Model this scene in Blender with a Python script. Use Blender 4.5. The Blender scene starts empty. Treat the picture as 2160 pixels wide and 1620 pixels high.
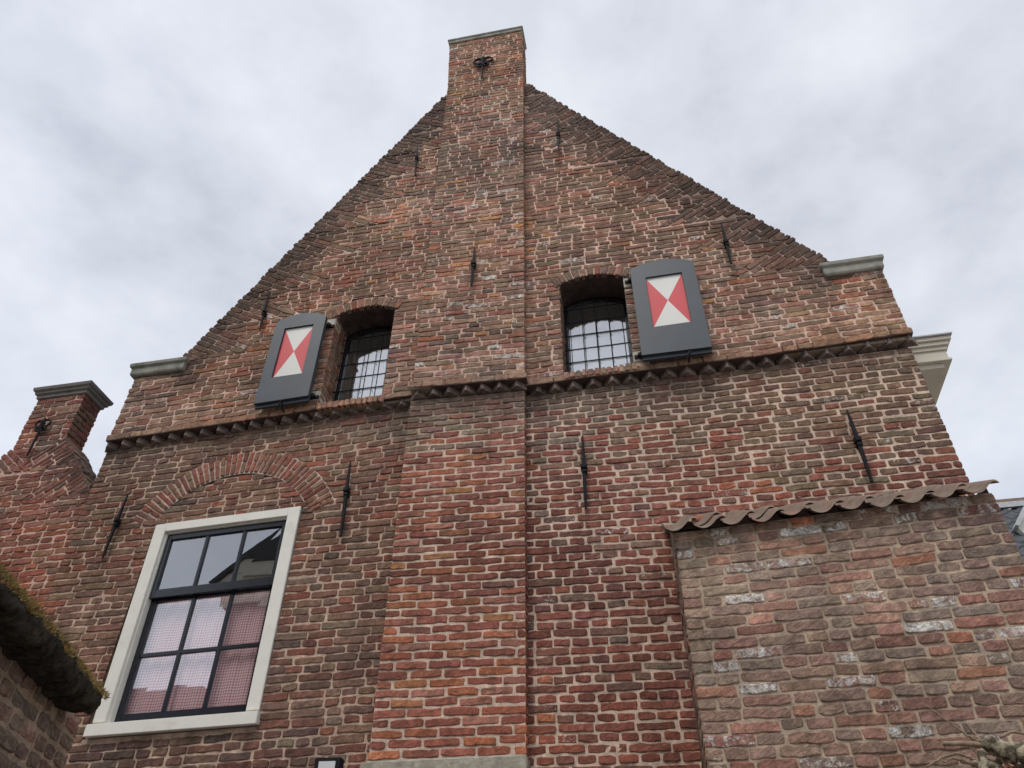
import bpy, bmesh, math, random
import numpy as np
from mathutils import Vector, Matrix
from mathutils.geometry import tessellate_polygon

# ------------------------------------------------------------------ scene, camera, light
S = bpy.context.scene
COL = S.collection
D, EYE, FPX = 5.0, 1.6, 1622.0
CAMX = (0.98150989, 0.11830503, 0.15047344)      # world X, Y, Z axes seen in camera space
CAMY = (0.19129205, -0.6340211, -0.74928273)
CAMZ = (0.00675943, 0.76421278, -0.64492879)
cd = bpy.data.cameras.new('camera'); cam = bpy.data.objects.new('camera', cd); COL.objects.link(cam)
R3 = Matrix((CAMX, CAMY, CAMZ))
cam.matrix_world = Matrix.Translation((0, -D, EYE)) @ R3.to_4x4()
cd.sensor_fit = 'HORIZONTAL'; cd.sensor_width = 36.0; cd.lens = 36.0 * FPX / 2160.0
cd.clip_start = 0.05; cd.clip_end = 2000
S.camera = cam
S.render.resolution_x, S.render.resolution_y = 1024, 768
S.render.engine = 'CYCLES'
S.view_settings.view_transform = 'Standard'; S.view_settings.look = 'None'
S.view_settings.exposure = 0.2; S.view_settings.gamma = 1.0
SUN_EL, SUN_AZ = math.radians(56), math.radians(200)     # azimuth: from +Y clockwise; behind the camera, a little left

w = bpy.data.worlds.new('World'); S.world = w; w.use_nodes = True
nt = w.node_tree; nt.nodes.clear()
N = nt.nodes.new; Lk = nt.links.new
out = N('ShaderNodeOutputWorld'); add = N('ShaderNodeAddShader')
bgs = N('ShaderNodeBackground'); bgc = N('ShaderNodeBackground')
sky = N('ShaderNodeTexSky'); sky.sky_type = 'NISHITA'; sky.sun_disc = False
sky.sun_elevation = SUN_EL; sky.sun_rotation = SUN_AZ
bgs.inputs[1].default_value = 0.05
Lk(sky.outputs[0], bgs.inputs[0])
# cloud deck: soft noise stretched on the view direction
tc = N('ShaderNodeTexCoord'); mp = N('ShaderNodeMapping'); mp.inputs['Scale'].default_value = (1.0, 1.0, 1.5)
mp.inputs['Location'].default_value = (3.1, 1.7, 0.4)
Lk(tc.outputs['Generated'], mp.inputs[0])
n1 = N('ShaderNodeTexNoise'); n1.inputs['Scale'].default_value = 2.3; n1.inputs['Detail'].default_value = 9; n1.inputs['Roughness'].default_value = 0.56
n1.inputs['Distortion'].default_value = 0.25
n2 = N('ShaderNodeTexNoise'); n2.inputs['Scale'].default_value = 7.0; n2.inputs['Detail'].default_value = 6; n2.inputs['Roughness'].default_value = 0.55
Lk(mp.outputs[0], n1.inputs[0]); Lk(mp.outputs[0], n2.inputs[0])
mx = N('ShaderNodeMix'); mx.data_type = 'FLOAT'; mx.inputs[0].default_value = 0.38
Lk(n1.outputs[0], mx.inputs[2]); Lk(n2.outputs[0], mx.inputs[3])
cr = N('ShaderNodeValToRGB'); e = cr.color_ramp.elements
e[0].position = 0.37; e[0].color = (0.438, 0.444, 0.460, 1)
e[1].position = 0.62; e[1].color = (0.672, 0.674, 0.684, 1)
m = e.new(0.47); m.color = (0.545, 0.551, 0.568, 1)
Lk(mx.outputs[0], cr.inputs[0]); Lk(cr.outputs[0], bgc.inputs[0]); bgc.inputs[1].default_value = 1.0
Lk(bgs.outputs[0], add.inputs[0]); Lk(bgc.outputs[0], add.inputs[1]); Lk(add.outputs[0], out.inputs[0])

sl = bpy.data.lights.new('sun', 'SUN'); sl.energy = 1.5; sl.angle = math.radians(25); sl.color = (1.0, 0.935, 0.86)
sun = bpy.data.objects.new('sun', sl); COL.objects.link(sun)
sd = Vector((math.sin(SUN_AZ) * math.cos(SUN_EL), math.cos(SUN_AZ) * math.cos(SUN_EL), math.sin(SUN_EL)))
sun.rotation_euler = sd.to_track_quat('Z', 'Y').to_euler(); sun.location = sd * 30

rng = np.random.default_rng(7); random.seed(7)

# ------------------------------------------------------------------ helpers
def lin(r, g, b, k=1.0):
    f = lambda c: (c / 255.0 / 12.92 if c <= 10 else ((c / 255.0 + 0.055) / 1.055) ** 2.4) * k
    return (f(r), f(g), f(b))

def tag(o, label=None, cat=None, group=None, kind=None):
    for k, v in (('label', label), ('category', cat), ('group', group), ('kind', kind)):
        if v: o[k] = v
    return o

def empty(name, loc, label, cat, group=None):
    o = bpy.data.objects.new(name, None); COL.objects.link(o); o.location = loc; o.empty_display_size = 0.2
    return tag(o, label, cat, group)

def root_loc(p):
    v = Vector((0, 0, 0))
    while p: v += p.location; p = p.parent
    return v

def link(name, me, mats, parent=None, smooth=False):
    o = bpy.data.objects.new(name, me); COL.objects.link(o)
    for m_ in (mats if isinstance(mats, (list, tuple)) else [mats]): me.materials.append(m_)
    if parent is not None:
        o.parent = parent; o.location = -root_loc(parent)
    if smooth: me.polygons.foreach_set('use_smooth', [True] * len(me.polygons))
    return o

class MB:
    """collects polygons; built as one mesh"""
    def __init__(s): s.v = []; s.f = []; s.mi = []; s.m = 0
    def add(s, vs, fs):
        b = len(s.v); s.v += [tuple(v) for v in vs]; s.f += [tuple(b + i for i in f) for f in fs]; s.mi += [s.m] * len(fs)
    def box(s, x0, x1, y0, y1, z0, z1):
        s.hexa([(x0, y0, z0), (x1, y0, z0), (x1, y1, z0), (x0, y1, z0), (x0, y0, z1), (x1, y0, z1), (x1, y1, z1), (x0, y1, z1)])
    def hexa(s, p):
        s.add(p, [(3, 2, 1, 0), (4, 5, 6, 7), (0, 1, 5, 4), (1, 2, 6, 5), (2, 3, 7, 6), (3, 0, 4, 7)])
    def prism(s, poly, y0, y1, holes=()):
        """poly (x,z) extruded from y0 (front) to y1"""
        loops = [list(poly)] + [list(h) for h in holes]
        tris = tessellate_polygon([[Vector((x, z, 0)) for x, z in l] for l in loops])
        flat = [p for l in loops for p in l]; n = len(flat)
        vs = [(x, y0, z) for x, z in flat] + [(x, y1, z) for x, z in flat]
        fs = []
        for a, b, c in tris:
            (ax, az), (bx, bz), (cx, cz) = flat[a], flat[b], flat[c]
            if (bx - ax) * (cz - az) - (bz - az) * (cx - ax) < 0: b, c = c, b
            fs.append((a, b, c)); fs.append((n + c, n + b, n + a))
        o_ = 0
        for li, l in enumerate(loops):
            k = len(l)
            area = sum(l[i][0] * l[(i + 1) % k][1] - l[(i + 1) % k][0] * l[i][1] for i in range(k))
            flip = (area < 0) != (li > 0)
            for i in range(k):
                a, b = o_ + i, o_ + (i + 1) % k
                q = (a, n + a, n + b, b)
                fs.append(q[::-1] if flip else q)
            o_ += k
        s.add(vs, fs)
    def tube(s, pts, rad, seg=8, cap=True):
        pts = [Vector(p) for p in pts]; n = len(pts)
        rad = rad if isinstance(rad, (list, tuple)) else [rad] * n
        ref = Vector((0.13, 0.31, 0.94)); vs = []; pa = None
        for i, p in enumerate(pts):
            t = (pts[min(i + 1, n - 1)] - pts[max(i - 1, 0)]).normalized()
            a = t.cross(ref).normalized() if pa is None else (pa - t * pa.dot(t)).normalized()
            pa = a; b = t.cross(a)
            for k in range(seg):
                th = 2 * math.pi * k / seg
                vs.append(p + (a * math.cos(th) + b * math.sin(th)) * rad[i])
        fs = [(i * seg + k, i * seg + (k + 1) % seg, (i + 1) * seg + (k + 1) % seg, (i + 1) * seg + k) for i in range(n - 1) for k in range(seg)]
        if cap: fs += [tuple(range(seg - 1, -1, -1)), tuple((n - 1) * seg + k for k in range(seg))]
        s.add(vs, fs)
    def build(s, name, mats, parent=None, smooth=False, bevel=0):
        me = bpy.data.meshes.new(name); me.from_pydata(s.v, [], s.f); me.update()
        me.polygons.foreach_set('material_index', s.mi)
        bm = bmesh.new(); bm.from_mesh(me); bmesh.ops.recalc_face_normals(bm, faces=bm.faces)
        if bevel:
            bmesh.ops.remove_doubles(bm, verts=bm.verts, dist=1e-5)
            ed = [e_ for e_ in bm.edges if len(e_.link_faces) == 2 and e_.calc_face_angle(0) > 0.5]
            bmesh.ops.bevel(bm, geom=ed, offset=bevel, segments=2, affect='EDGES', clamp_overlap=True)
        bm.to_mesh(me); bm.free()
        return link(name, me, mats, parent, smooth)

# ---- smooth value noise from random sinusoids (geometry only)
_K = rng.normal(size=(3, 24)); _P = rng.uniform(0, 6.28, 24)
def wav(p, f, o=0):
    """p (...,3) -> about -1..1"""
    k = _K[:, o:o + 8] * f
    return np.sin(p @ k + _P[o:o + 8]).sum(-1) / 2.4

# ------------------------------------------------------------------ materials
def nodes(name):
    m_ = bpy.data.materials.new(name); m_.use_nodes = True; t = m_.node_tree; t.nodes.clear()
    o = t.nodes.new('ShaderNodeOutputMaterial'); b = t.nodes.new('ShaderNodeBsdfPrincipled')
    t.links.new(b.outputs[0], o.inputs[0]); return m_, t, b, o
def noise(t, vec, sc, det=4, ro=0.55, dist=0.0):
    n = t.nodes.new('ShaderNodeTexNoise'); n.inputs['Scale'].default_value = sc; n.inputs['Detail'].default_value = det
    n.inputs['Roughness'].default_value = ro; n.inputs['Distortion'].default_value = dist
    t.links.new(vec, n.inputs['Vector']); return n.outputs[0]
def mathn(t, op, a, b=0.0, c=None, clamp=False):
    n = t.nodes.new('ShaderNodeMath'); n.operation = op; n.use_clamp = clamp
    for i, v in enumerate((a, b, c)):
        if v is None: continue
        if isinstance(v, (int, float)): n.inputs[i].default_value = v
        else: t.links.new(v, n.inputs[i])
    return n.outputs[0]
def maprange(t, v, a, b, c=0.0, d=1.0):
    n = t.nodes.new('ShaderNodeMapRange'); n.clamp = True
    for i, x in enumerate((v, a, b, c, d)):
        if isinstance(x, (int, float)): n.inputs[i].default_value = x
        else: t.links.new(x, n.inputs[i])
    return n.outputs[0]
def mixc(t, f, a, b, mode='MIX'):
    n = t.nodes.new('ShaderNodeMix'); n.data_type = 'RGBA'; n.blend_type = mode
    for i, x in ((0, f), (6, a), (7, b)):
        if isinstance(x, (int, float)): n.inputs[i].default_value = x
        elif isinstance(x, tuple): n.inputs[i].default_value = (*x[:3], 1)
        else: t.links.new(x, n.inputs[i])
    return n.outputs[2]
def objvec(t, scale=(1, 1, 1)):
    tc_ = t.nodes.new('ShaderNodeTexCoord'); mp_ = t.nodes.new('ShaderNodeMapping'); mp_.inputs['Scale'].default_value = scale
    t.links.new(tc_.outputs['Object'], mp_.inputs[0]); return mp_.outputs[0]
def bump(t, b, h, strength, dist, prev=None):
    n = t.nodes.new('ShaderNodeBump'); n.inputs['Strength'].default_value = strength; n.inputs['Distance'].default_value = dist
    t.links.new(h, n.inputs['Height'])
    if prev: t.links.new(prev, n.inputs['Normal'])
    t.links.new(n.outputs[0], b.inputs['Normal']); return n.outputs[0]

def brick_material(name):
    m_, t, b, _ = nodes(name)
    at = t.nodes.new('ShaderNodeAttribute'); at.attribute_name = 'bcol'
    ak = t.nodes.new('ShaderNodeAttribute'); ak.attribute_name = 'bk'   # r: brick/mortar, g: lime bloom, b: mortar smear
    sp = t.nodes.new('ShaderNodeSeparateColor'); t.links.new(ak.outputs['Color'], sp.inputs[0])
    isb, eff, sm = sp.outputs[0], sp.outputs[1], sp.outputs[2]
    v = objvec(t); vs = objvec(t, (0.55, 0.55, 1.7))
    a1 = noise(t, v, 26, 6, 0.62); a2 = noise(t, vs, 16, 5, 0.6, 0.5); a3 = noise(t, v, 90, 5, 0.7); a4 = noise(t, v, 3.2, 5, 0.6)
    c = mixc(t, 1.0, at.outputs['Color'], mixc(t, maprange(t, a1, 0.28, 0.72), (0.70, 0.70, 0.72), (1.32, 1.28, 1.25)), 'MULTIPLY')
    c = mixc(t, 1.0, c, mixc(t, maprange(t, a3, 0.25, 0.75), (0.76, 0.76, 0.76), (1.22, 1.22, 1.22)), 'MULTIPLY')
    # fired dark patches and sandy patches on the bricks
    soot = mathn(t, 'MULTIPLY', maprange(t, a2, 0.57, 0.74), isb)
    c = mixc(t, mathn(t, 'MULTIPLY', soot, 0.62), c, (0.050, 0.040, 0.036))
    sand = mathn(t, 'MULTIPLY', maprange(t, noise(t, vs, 23, 6, 0.65, 0.3), 0.55, 0.72), isb)
    c = mixc(t, mathn(t, 'MULTIPLY', sand, 0.38), c, (0.36, 0.27, 0.21))
    # mortar smeared over faces
    sf = mathn(t, 'MULTIPLY', maprange(t, noise(t, v, 30, 8, 0.74, 0.3), mathn(t, 'SUBTRACT', 0.80, mathn(t, 'MULTIPLY', sm, 0.26)), 0.90), isb)
    c = mixc(t, mathn(t, 'MULTIPLY', sf, 0.85), c, (0.44, 0.36, 0.30))
    # lime bloom, white and crusty
    ef = maprange(t, noise(t, v, 24, 9, 0.72, 0.6), mathn(t, 'SUBTRACT', 0.80, mathn(t, 'MULTIPLY', eff, 0.42)), mathn(t, 'SUBTRACT', 0.92, mathn(t, 'MULTIPLY', eff, 0.42)))
    ef = mathn(t, 'MULTIPLY', mathn(t, 'MULTIPLY', ef, mathn(t, 'GREATER_THAN', eff, 0.02)), 1.0, clamp=True)
    ef = mathn(t, 'MULTIPLY', ef, isb)
    c = mixc(t, ef, c, mixc(t, maprange(t, a3, .35, .6), (0.45, 0.42, 0.38), (0.92, 0.90, 0.85)))
    # run-off streaks
    st = noise(t, objvec(t, (11, 11, 0.9)), 1.0, 5, 0.6)
    c = mixc(t, 1.0, c, mixc(t, maprange(t, st, 0.3, 0.72), (0.80, 0.79, 0.79), (1.12, 1.12, 1.12)), 'MULTIPLY')
    # broad weathering over everything
    c = mixc(t, 1.0, c, mixc(t, maprange(t, a4, 0.3, 0.7), (0.82, 0.82, 0.84), (1.15, 1.13, 1.10)), 'MULTIPLY')
    t.links.new(c, b.inputs['Base Color']); b.inputs['Roughness'].default_value = 0.94
    b.inputs['Specular IOR Level'].default_value = 0.2
    vr = t.nodes.new('ShaderNodeTexNoise'); vr.inputs['Scale'].default_value = 9; vr.inputs['Detail'].default_value = 3
    crk = objvec(t, (9, 9, 30)); rot = t.nodes.new('ShaderNodeVectorRotate'); rot.rotation_type = 'Y_AXIS'; rot.inputs['Angle'].default_value = 0.5
    tc_ = t.nodes.new('ShaderNodeTexCoord'); t.links.new(tc_.outputs['Object'], rot.inputs[0])
    mp_ = t.nodes.new('ShaderNodeMapping'); mp_.inputs['Scale'].default_value = (9, 9, 34); t.links.new(rot.outputs[0], mp_.inputs[0])
    cn = noise(t, mp_.outputs[0], 1.0, 6, 0.65, 0.8)
    crease = mathn(t, 'MULTIPLY', mathn(t, 'ABSOLUTE', mathn(t, 'SUBTRACT', cn, 0.5)), -6.0)      # folded clay creases
    crease = mathn(t, 'MULTIPLY', mathn(t, 'MAXIMUM', mathn(t, 'ADD', crease, 0.35), 0.0), isb)
    p = bump(t, b, mathn(t, 'MULTIPLY', crease, -1.0), 0.9, 0.010)
    p = bump(t, b, a1, 0.5, 0.007, p)
    p = bump(t, b, a3, 0.9, 0.0055, p)
    bump(t, b, mathn(t, 'MULTIPLY', ef, 1.0), 0.6, 0.004, p)
    return m_
BRICK = brick_material('handmade brick and lime mortar')

def plain(name, col, rough=0.8, var=0.18, sc=20, bmp=0.3, bd=0.003, dirt=None, dsc=4, dlo=0.5, dhi=0.7, damt=0.6, spec=0.3, met=0.0):
    m_, t, b, _ = nodes(name); v = objvec(t)
    a = noise(t, v, sc, 6, 0.6)
    c = mixc(t, 1.0, tuple(col), mixc(t, maprange(t, a, 0.3, 0.7), (1 - var,) * 3, (1 + var,) * 3), 'MULTIPLY')
    if dirt:
        d = maprange(t, noise(t, v, dsc, 7, 0.65, 0.4), dlo, dhi)
        c = mixc(t, mathn(t, 'MULTIPLY', d, damt), c, tuple(dirt))
    t.links.new(c, b.inputs['Base Color']); b.inputs['Roughness'].default_value = rough
    b.inputs['Specular IOR Level'].default_value = spec; b.inputs['Metallic'].default_value = met
    if bmp: bump(t, b, noise(t, v, sc * 3, 5, 0.6), bmp, bd)
    return m_
STONE = plain('weathered grey stone', (0.27, 0.265, 0.23), 0.9, 0.25, 14, 0.5, 0.004, (0.06, 0.065, 0.05), 6, 0.48, 0.7, 0.75)
PLINTH = plain('worn sandstone', (0.36, 0.335, 0.275), 0.95, 0.3, 22, 0.9, 0.006, (0.19, 0.17, 0.13), 9, 0.45, 0.7, 0.6)
PALESTONE = plain('pale hinge stone', (0.46, 0.43, 0.37), 0.9, 0.2, 30, 0.5, 0.004, (0.2, 0.17, 0.14), 12, 0.5, 0.7, 0.6)
IRON = plain('black painted iron', (0.013, 0.013, 0.016), 0.7, 0.4, 40, 0.5, 0.002, (0.05, 0.034, 0.026), 14, 0.55, 0.75, 0.5, 0.15)
WHITE = plain('cream white paint', (0.76, 0.745, 0.68), 0.45, 0.05, 6, 0.15, 0.001, (0.40, 0.37, 0.31), 7, 0.55, 0.85, 0.5)
CORNICE = plain('off white cornice paint', (0.60, 0.56, 0.47), 0.5, 0.06, 6, 0.1, 0.001, (0.3, 0.27, 0.22), 5, 0.55, 0.85, 0.5)
BLACKP = plain('glossy black green paint', (0.013, 0.016, 0.022), 0.22, 0.2, 12, 0.1, 0.001, (0.05, 0.05, 0.05), 18, 0.6, 0.8, 0.4, 0.5)
SLATE = plain('slate blue shutter paint', (0.047, 0.060, 0.076), 0.45, 0.14, 5, 0.12, 0.001, (0.045, 0.054, 0.063), 3, 0.45, 0.8, 0.5, 0.4)
REDP = plain('signal red paint', (0.60, 0.075, 0.085), 0.4, 0.04, 5, 0.05, 0.001)
WHITEP = plain('shutter white paint', (0.70, 0.70, 0.655), 0.4, 0.03, 5, 0.05, 0.001)
TILE = plain('weathered clay pantile', (0.20, 0.155, 0.122), 0.9, 0.3, 16, 0.7, 0.005, (0.30, 0.125, 0.085), 7, 0.5, 0.68, 0.6)
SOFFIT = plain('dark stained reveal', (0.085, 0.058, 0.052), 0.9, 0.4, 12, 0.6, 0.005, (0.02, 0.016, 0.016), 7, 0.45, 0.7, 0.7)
PLASTER = plain('reveal plaster', (0.20, 0.17, 0.15), 0.9, 0.25, 14, 0.4, 0.003, (0.08, 0.065, 0.06), 9, 0.45, 0.7, 0.6)
DARKIN = plain('dark interior', (0.035, 0.034, 0.034), 0.9, 0.1, 3, 0)
INWALL = plain('interior attic white', (0.62, 0.60, 0.57), 0.9, 0.05, 3, 0)
LINEN = plain('white linen', (0.72, 0.74, 0.74), 0.9, 0.06, 9, 0.3, 0.003)
LEAD = plain('lead flashing', (0.42, 0.44, 0.45), 0.5, 0.15, 12, 0.2, 0.002)
GREYTILE = plain('grey pantile', (0.072, 0.078, 0.088), 0.6, 0.3, 9, 0.4, 0.004, (0.03, 0.03, 0.033), 3, 0.5, 0.7, 0.6)
DARKROOF = plain('dark slate roof', (0.040, 0.042, 0.048), 0.8, 0.3, 6, 0.3, 0.004)
RENDERW = plain('beige rendered wall', (0.34, 0.31, 0.26), 0.9, 0.12, 4, 0.2, 0.002)
DARKWALL = plain('dark brown brick wall', (0.10, 0.062, 0.05), 0.9, 0.2, 5, 0.2, 0.002)
PAVE = plain('courtyard paving', (0.30, 0.27, 0.24), 0.95, 0.25, 5, 0.4, 0.005)
BARK = plain('lichened bark', (0.40, 0.35, 0.25), 0.95, 0.45, 45, 1.0, 0.010, (0.055, 0.045, 0.030), 20, 0.44, 0.56, 0.9)
TWIG = plain('dry twig', (0.27, 0.20, 0.14), 0.9, 0.3, 60, 0.5, 0.002, (0.09, 0.06, 0.04), 20, 0.5, 0.7, 0.6)
MOSSCOP = plain('mossy black coping', (0.040, 0.033, 0.024), 0.95, 0.8, 26, 1.0, 0.02, (0.085, 0.075, 0.045), 16, 0.55, 0.68, 0.7)
MOSS = plain('yellow green moss', (0.36, 0.25, 0.095), 0.95, 0.45, 50, 1.0, 0.006, (0.16, 0.14, 0.045), 16, 0.45, 0.68, 0.8)
DRYGRASS = plain('dry brown grass', (0.21, 0.165, 0.085), 0.95, 0.35, 50, 0.3, 0.002)
LAMPGL = plain('frosted lamp glass', (0.62, 0.63, 0.65), 0.25, 0.04, 9, 0)
LEAF = plain('fresh leaf', (0.12, 0.22, 0.05), 0.5, 0.3, 20, 0.2, 0.002)

def glass(name, fac, tint=(0.96, 0.97, 0.97), rough=0.0, wobble=0.0):
    m_ = bpy.data.materials.new(name); m_.use_nodes = True; t = m_.node_tree; t.nodes.clear()
    o = t.nodes.new('ShaderNodeOutputMaterial'); mxs = t.nodes.new('ShaderNodeMixShader'); g = t.nodes.new('ShaderNodeBsdfGlossy')
    tr = t.nodes.new('ShaderNodeBsdfTransparent'); tr.inputs[0].default_value = (*tint, 1); g.inputs['Roughness'].default_value = rough
    g.inputs[0].default_value = (0.95, 0.97, 1, 1)
    mxs.inputs[0].default_value = fac
    v = objvec(t); bp = t.nodes.new('ShaderNodeBump'); bp.inputs['Strength'].default_value = wobble; bp.inputs['Distance'].default_value = 0.01
    t.links.new(noise(t, v, 5, 2, 0.4), bp.inputs['Height']); t.links.new(bp.outputs[0], g.inputs['Normal'])
    t.links.new(tr.outputs[0], mxs.inputs[1]); t.links.new(g.outputs[0], mxs.inputs[2]); t.links.new(mxs.outputs[0], o.inputs[0])
    return m_
GLASS = glass('window glass', 0.29, wobble=0.012)
GLASS2 = glass('old attic glass', 0.29, wobble=0.12)

def gingham():
    m_, t, b, _ = nodes('pink gingham cloth'); v = objvec(t)
    s_ = t.nodes.new('ShaderNodeSeparateXYZ'); t.links.new(v, s_.inputs[0])
    def stripe(o_):
        f_ = mathn(t, 'FRACT', mathn(t, 'MULTIPLY', o_, 1 / 0.0205)); return mathn(t, 'GREATER_THAN', f_, 0.5)
    k = mathn(t, 'MULTIPLY', mathn(t, 'ADD', stripe(s_.outputs[0]), stripe(s_.outputs[2])), 0.5)
    c = mixc(t, k, (0.86, 0.75, 0.76), (0.58, 0.20, 0.24))
    t.links.new(c, b.inputs['Base Color']); b.inputs['Roughness'].default_value = 0.95
    return m_
GING = gingham()

# ------------------------------------------------------------------ brickwork engine
RC = dict(  # sRGB as seen, turned into albedo by lin()*KB
    red=(132, 84, 72), dred=(114, 76, 67), orange=(152, 100, 75), brown=(120, 96, 82), grey=(112, 100, 88), pink=(150, 108, 95),
    tan=(152, 124, 103), dark=(84, 72, 66), ochre=(156, 114, 78), olive=(116, 104, 86), plum=(104, 82, 77))
KB = 1.53
RCL = {k: np.array(lin(*v)) * KB for k, v in RC.items()}
MORT = dict(pink=np.array(lin(182, 156, 141)) * 1.40, pale=np.array(lin(172, 158, 146)) * 1.40, grey=np.array(lin(140, 128, 114)) * 1.25)

ANCH = [(-2.147, 9.16), (-.475, 9.17), (-3.54, 6.92), (1.03, 6.95), (-1.37, 7.05), (-4.40, 4.56), (-2.345, 4.56), (-.43, 4.60), (1.59, 4.60)]
STREAKS = [(x, z + .12, .55, .030, .38) for x, z in ANCH] + [(x, z, .45, .035, .35) for x, z in
          ((-1.39, 11.0), (-4.0, 3.16), (-2.76, 3.18), (-3.2, 3.16), (-3.55, 3.16), (-4.27, 6.5), (1.80, 6.6), (2.2, 6.6), (.16, 5.85), (.62, 5.86), (-3.3, 5.85), (-2.8, 5.85))]
class Brickwork:
    NU, NV = 13, 6
    def __init__(s):
        s.q = []; s.n = []; s.c = []; s.k = []; s.dp = []   # quads, normals, colours, (eff, smear), depth
        s.sv = []; s.sf = []; s.sc = []; s.cnt = 0
    def brick(s, A, B, C, Dd, n, col, eff=0.0, sm=0.0, depth=0.022):
        s.q.append((A, B, C, Dd)); s.n.append(n); s.c.append(col); s.k.append((eff, sm)); s.dp.append(depth)
    def sheet(s, grid, col):
        """grid[i][j] -> 3D points, col function(x,z)->rgb ; mortar bed"""
        g = np.array(grid, float); a, b = g.shape[:2]
        base = s.cnt; v = g.reshape(-1, 3); s.sv.append(v); s.sc.append(np.array([col(p[0], p[2]) for p in v])); s.cnt += len(v)
        ii, jj = np.meshgrid(np.arange(a - 1), np.arange(b - 1), indexing='ij'); ii = ii.ravel(); jj = jj.ravel()
        s.sf.append(np.stack([base + ii * b + jj, base + ii * b + jj + 1, base + (ii + 1) * b + jj + 1, base + (ii + 1) * b + jj], 1))
    def build(s, name, parent, extra=None):
        NU, NV = s.NU, s.NV
        Q = np.array(s.q, float); nb = len(Q); Nn = np.array(s.n, float); Cc = np.array(s.c, float); Kk = np.array(s.k, float); dp = np.array(s.dp)
        A, B, C, Dd = Q[:, 0], Q[:, 1], Q[:, 2], Q[:, 3]
        L = (np.linalg.norm(B - A, axis=1) + np.linalg.norm(C - Dd, axis=1)) / 2 + 1e-6
        H = (np.linalg.norm(Dd - A, axis=1) + np.linalg.norm(C - B, axis=1)) / 2 + 1e-6
        ru = np.minimum(0.0045 / L, 0.3); rv = np.minimum(0.0045 / H, 0.3)
        def axis(n, r):
            inner = np.linspace(0, 1, n - 4)[None, :] * (1 - 2 * r)[:, None] + r[:, None]
            z = np.zeros((nb, 1)); return np.concatenate([z, z, inner, z + 1, z + 1], 1)
        U = axis(NU, ru); V = axis(NV, rv)
        u = U[:, :, None] + 0 * V[:, None, :]; v = V[:, None, :] + 0 * U[:, :, None]
        su = (u - .5) * 2; sv = (v - .5) * 2
        rc = rng.uniform(0.001, 0.007, nb)[:, None, None]; eu = np.clip(L / 0.012, 4, 22)[:, None, None]; ev = np.clip(H / 0.009, 4, 8)[:, None, None]
        u = u - np.sign(su) * (rc / L[:, None, None]) * np.abs(sv) ** ev
        v = v - np.sign(sv) * (rc / H[:, None, None]) * np.abs(su) ** eu
        P = (A[:, None, None] * ((1 - u) * (1 - v))[..., None] + B[:, None, None] * (u * (1 - v))[..., None]
             + C[:, None, None] * (u * v)[..., None] + Dd[:, None, None] * ((1 - u) * v)[..., None])
        iu = np.minimum(np.arange(NU), np.arange(NU)[::-1]); iv = np.minimum(np.arange(NV), np.arange(NV)[::-1])
        ring = np.minimum(iu[:, None], iv[None, :])
        off = np.where(ring == 0, -1.0, np.where(ring == 1, -0.25, 0.0))[None] * 1.0
        dd = np.where(ring[None] == 0, -dp[:, None, None], np.where(ring[None] == 1, -0.0032, 0.0))
        tilt = rng.normal(0, 0.0016, (nb, 1, 1)) * su + rng.normal(0, 0.0018, (nb, 1, 1)) * sv + rng.normal(0, 0.0022, (nb, 1, 1))
        seed = rng.uniform(0, 50, (nb, 1, 1, 1))
        rel = P + seed
        rough = (wav(rel, 28, 0) * 0.0014 + wav(rel, 70, 8) * 0.0011 + rng.normal(0, 0.0006, P.shape[:3])) * (ring[None] > 0)
        P = P + Nn[:, None, None] * (dd + np.clip(tilt * (ring[None] > 0) + rough, -.0030, .0060))[..., None]
        t1 = (B - A) / np.linalg.norm(B - A, axis=1)[:, None]; t2 = np.cross(Nn, t1)
        j1 = wav(rel, 42, 8) * 0.0016 + wav(rel, 95, 0) * 0.0012; j2 = wav(rel + 9, 30, 16) * 0.0019 + wav(rel + 5, 85, 8) * 0.0015 + rng.normal(0, .0007, P.shape[:3])
        edge = (ring[None] < 3)
        P = P + t1[:, None, None] * (j1 * edge)[..., None] + t2[:, None, None] * (j2 * edge)[..., None]
        nvb = NU * NV; verts = P.reshape(-1, 3)
        cen = Q.mean(1); Cc = Cc * (1 + .13 * wav(cen * np.array([1, 1, 1.3]), 1.5, 0) + .06 * wav(cen, 4.0, 8))[:, None]
        Cc = Cc * (1 + np.array([.05, 0, -.06])[None] * wav(cen, 1.1, 16)[:, None])
        ii, jj = np.meshgrid(np.arange(NU - 1), np.arange(NV - 1), indexing='ij'); ii = ii.ravel(); jj = jj.ravel()
        qf = np.stack([ii * NV + jj, (ii + 1) * NV + jj, (ii + 1) * NV + jj + 1, ii * NV + jj + 1], 1)
        faces = (qf[None] + (np.arange(nb) * nvb)[:, None, None]).reshape(-1, 4)
        cols = np.repeat(Cc, nvb, 0); kk = np.concatenate([np.ones((nb, 1)), Kk], 1); ks = np.repeat(kk, nvb, 0)
        nv0 = len(verts)
        if s.sv:
            verts = np.concatenate([verts] + s.sv); faces = np.concatenate([faces] + [f + nv0 for f in s.sf])
            sc = np.concatenate(s.sc); cols = np.concatenate([cols, sc]); ks = np.concatenate([ks, np.zeros((len(sc), 3))])
        if extra:                      # solid core: MB in mortar colour
            b0 = len(verts); ev = np.array(extra.v, float); verts = np.concatenate([verts, ev])
            cols = np.concatenate([cols, np.tile(MORT['grey'] * 0.9, (len(ev), 1))]); ks = np.concatenate([ks, np.zeros((len(ev), 3))])
        me = bpy.data.meshes.new(name)
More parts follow.
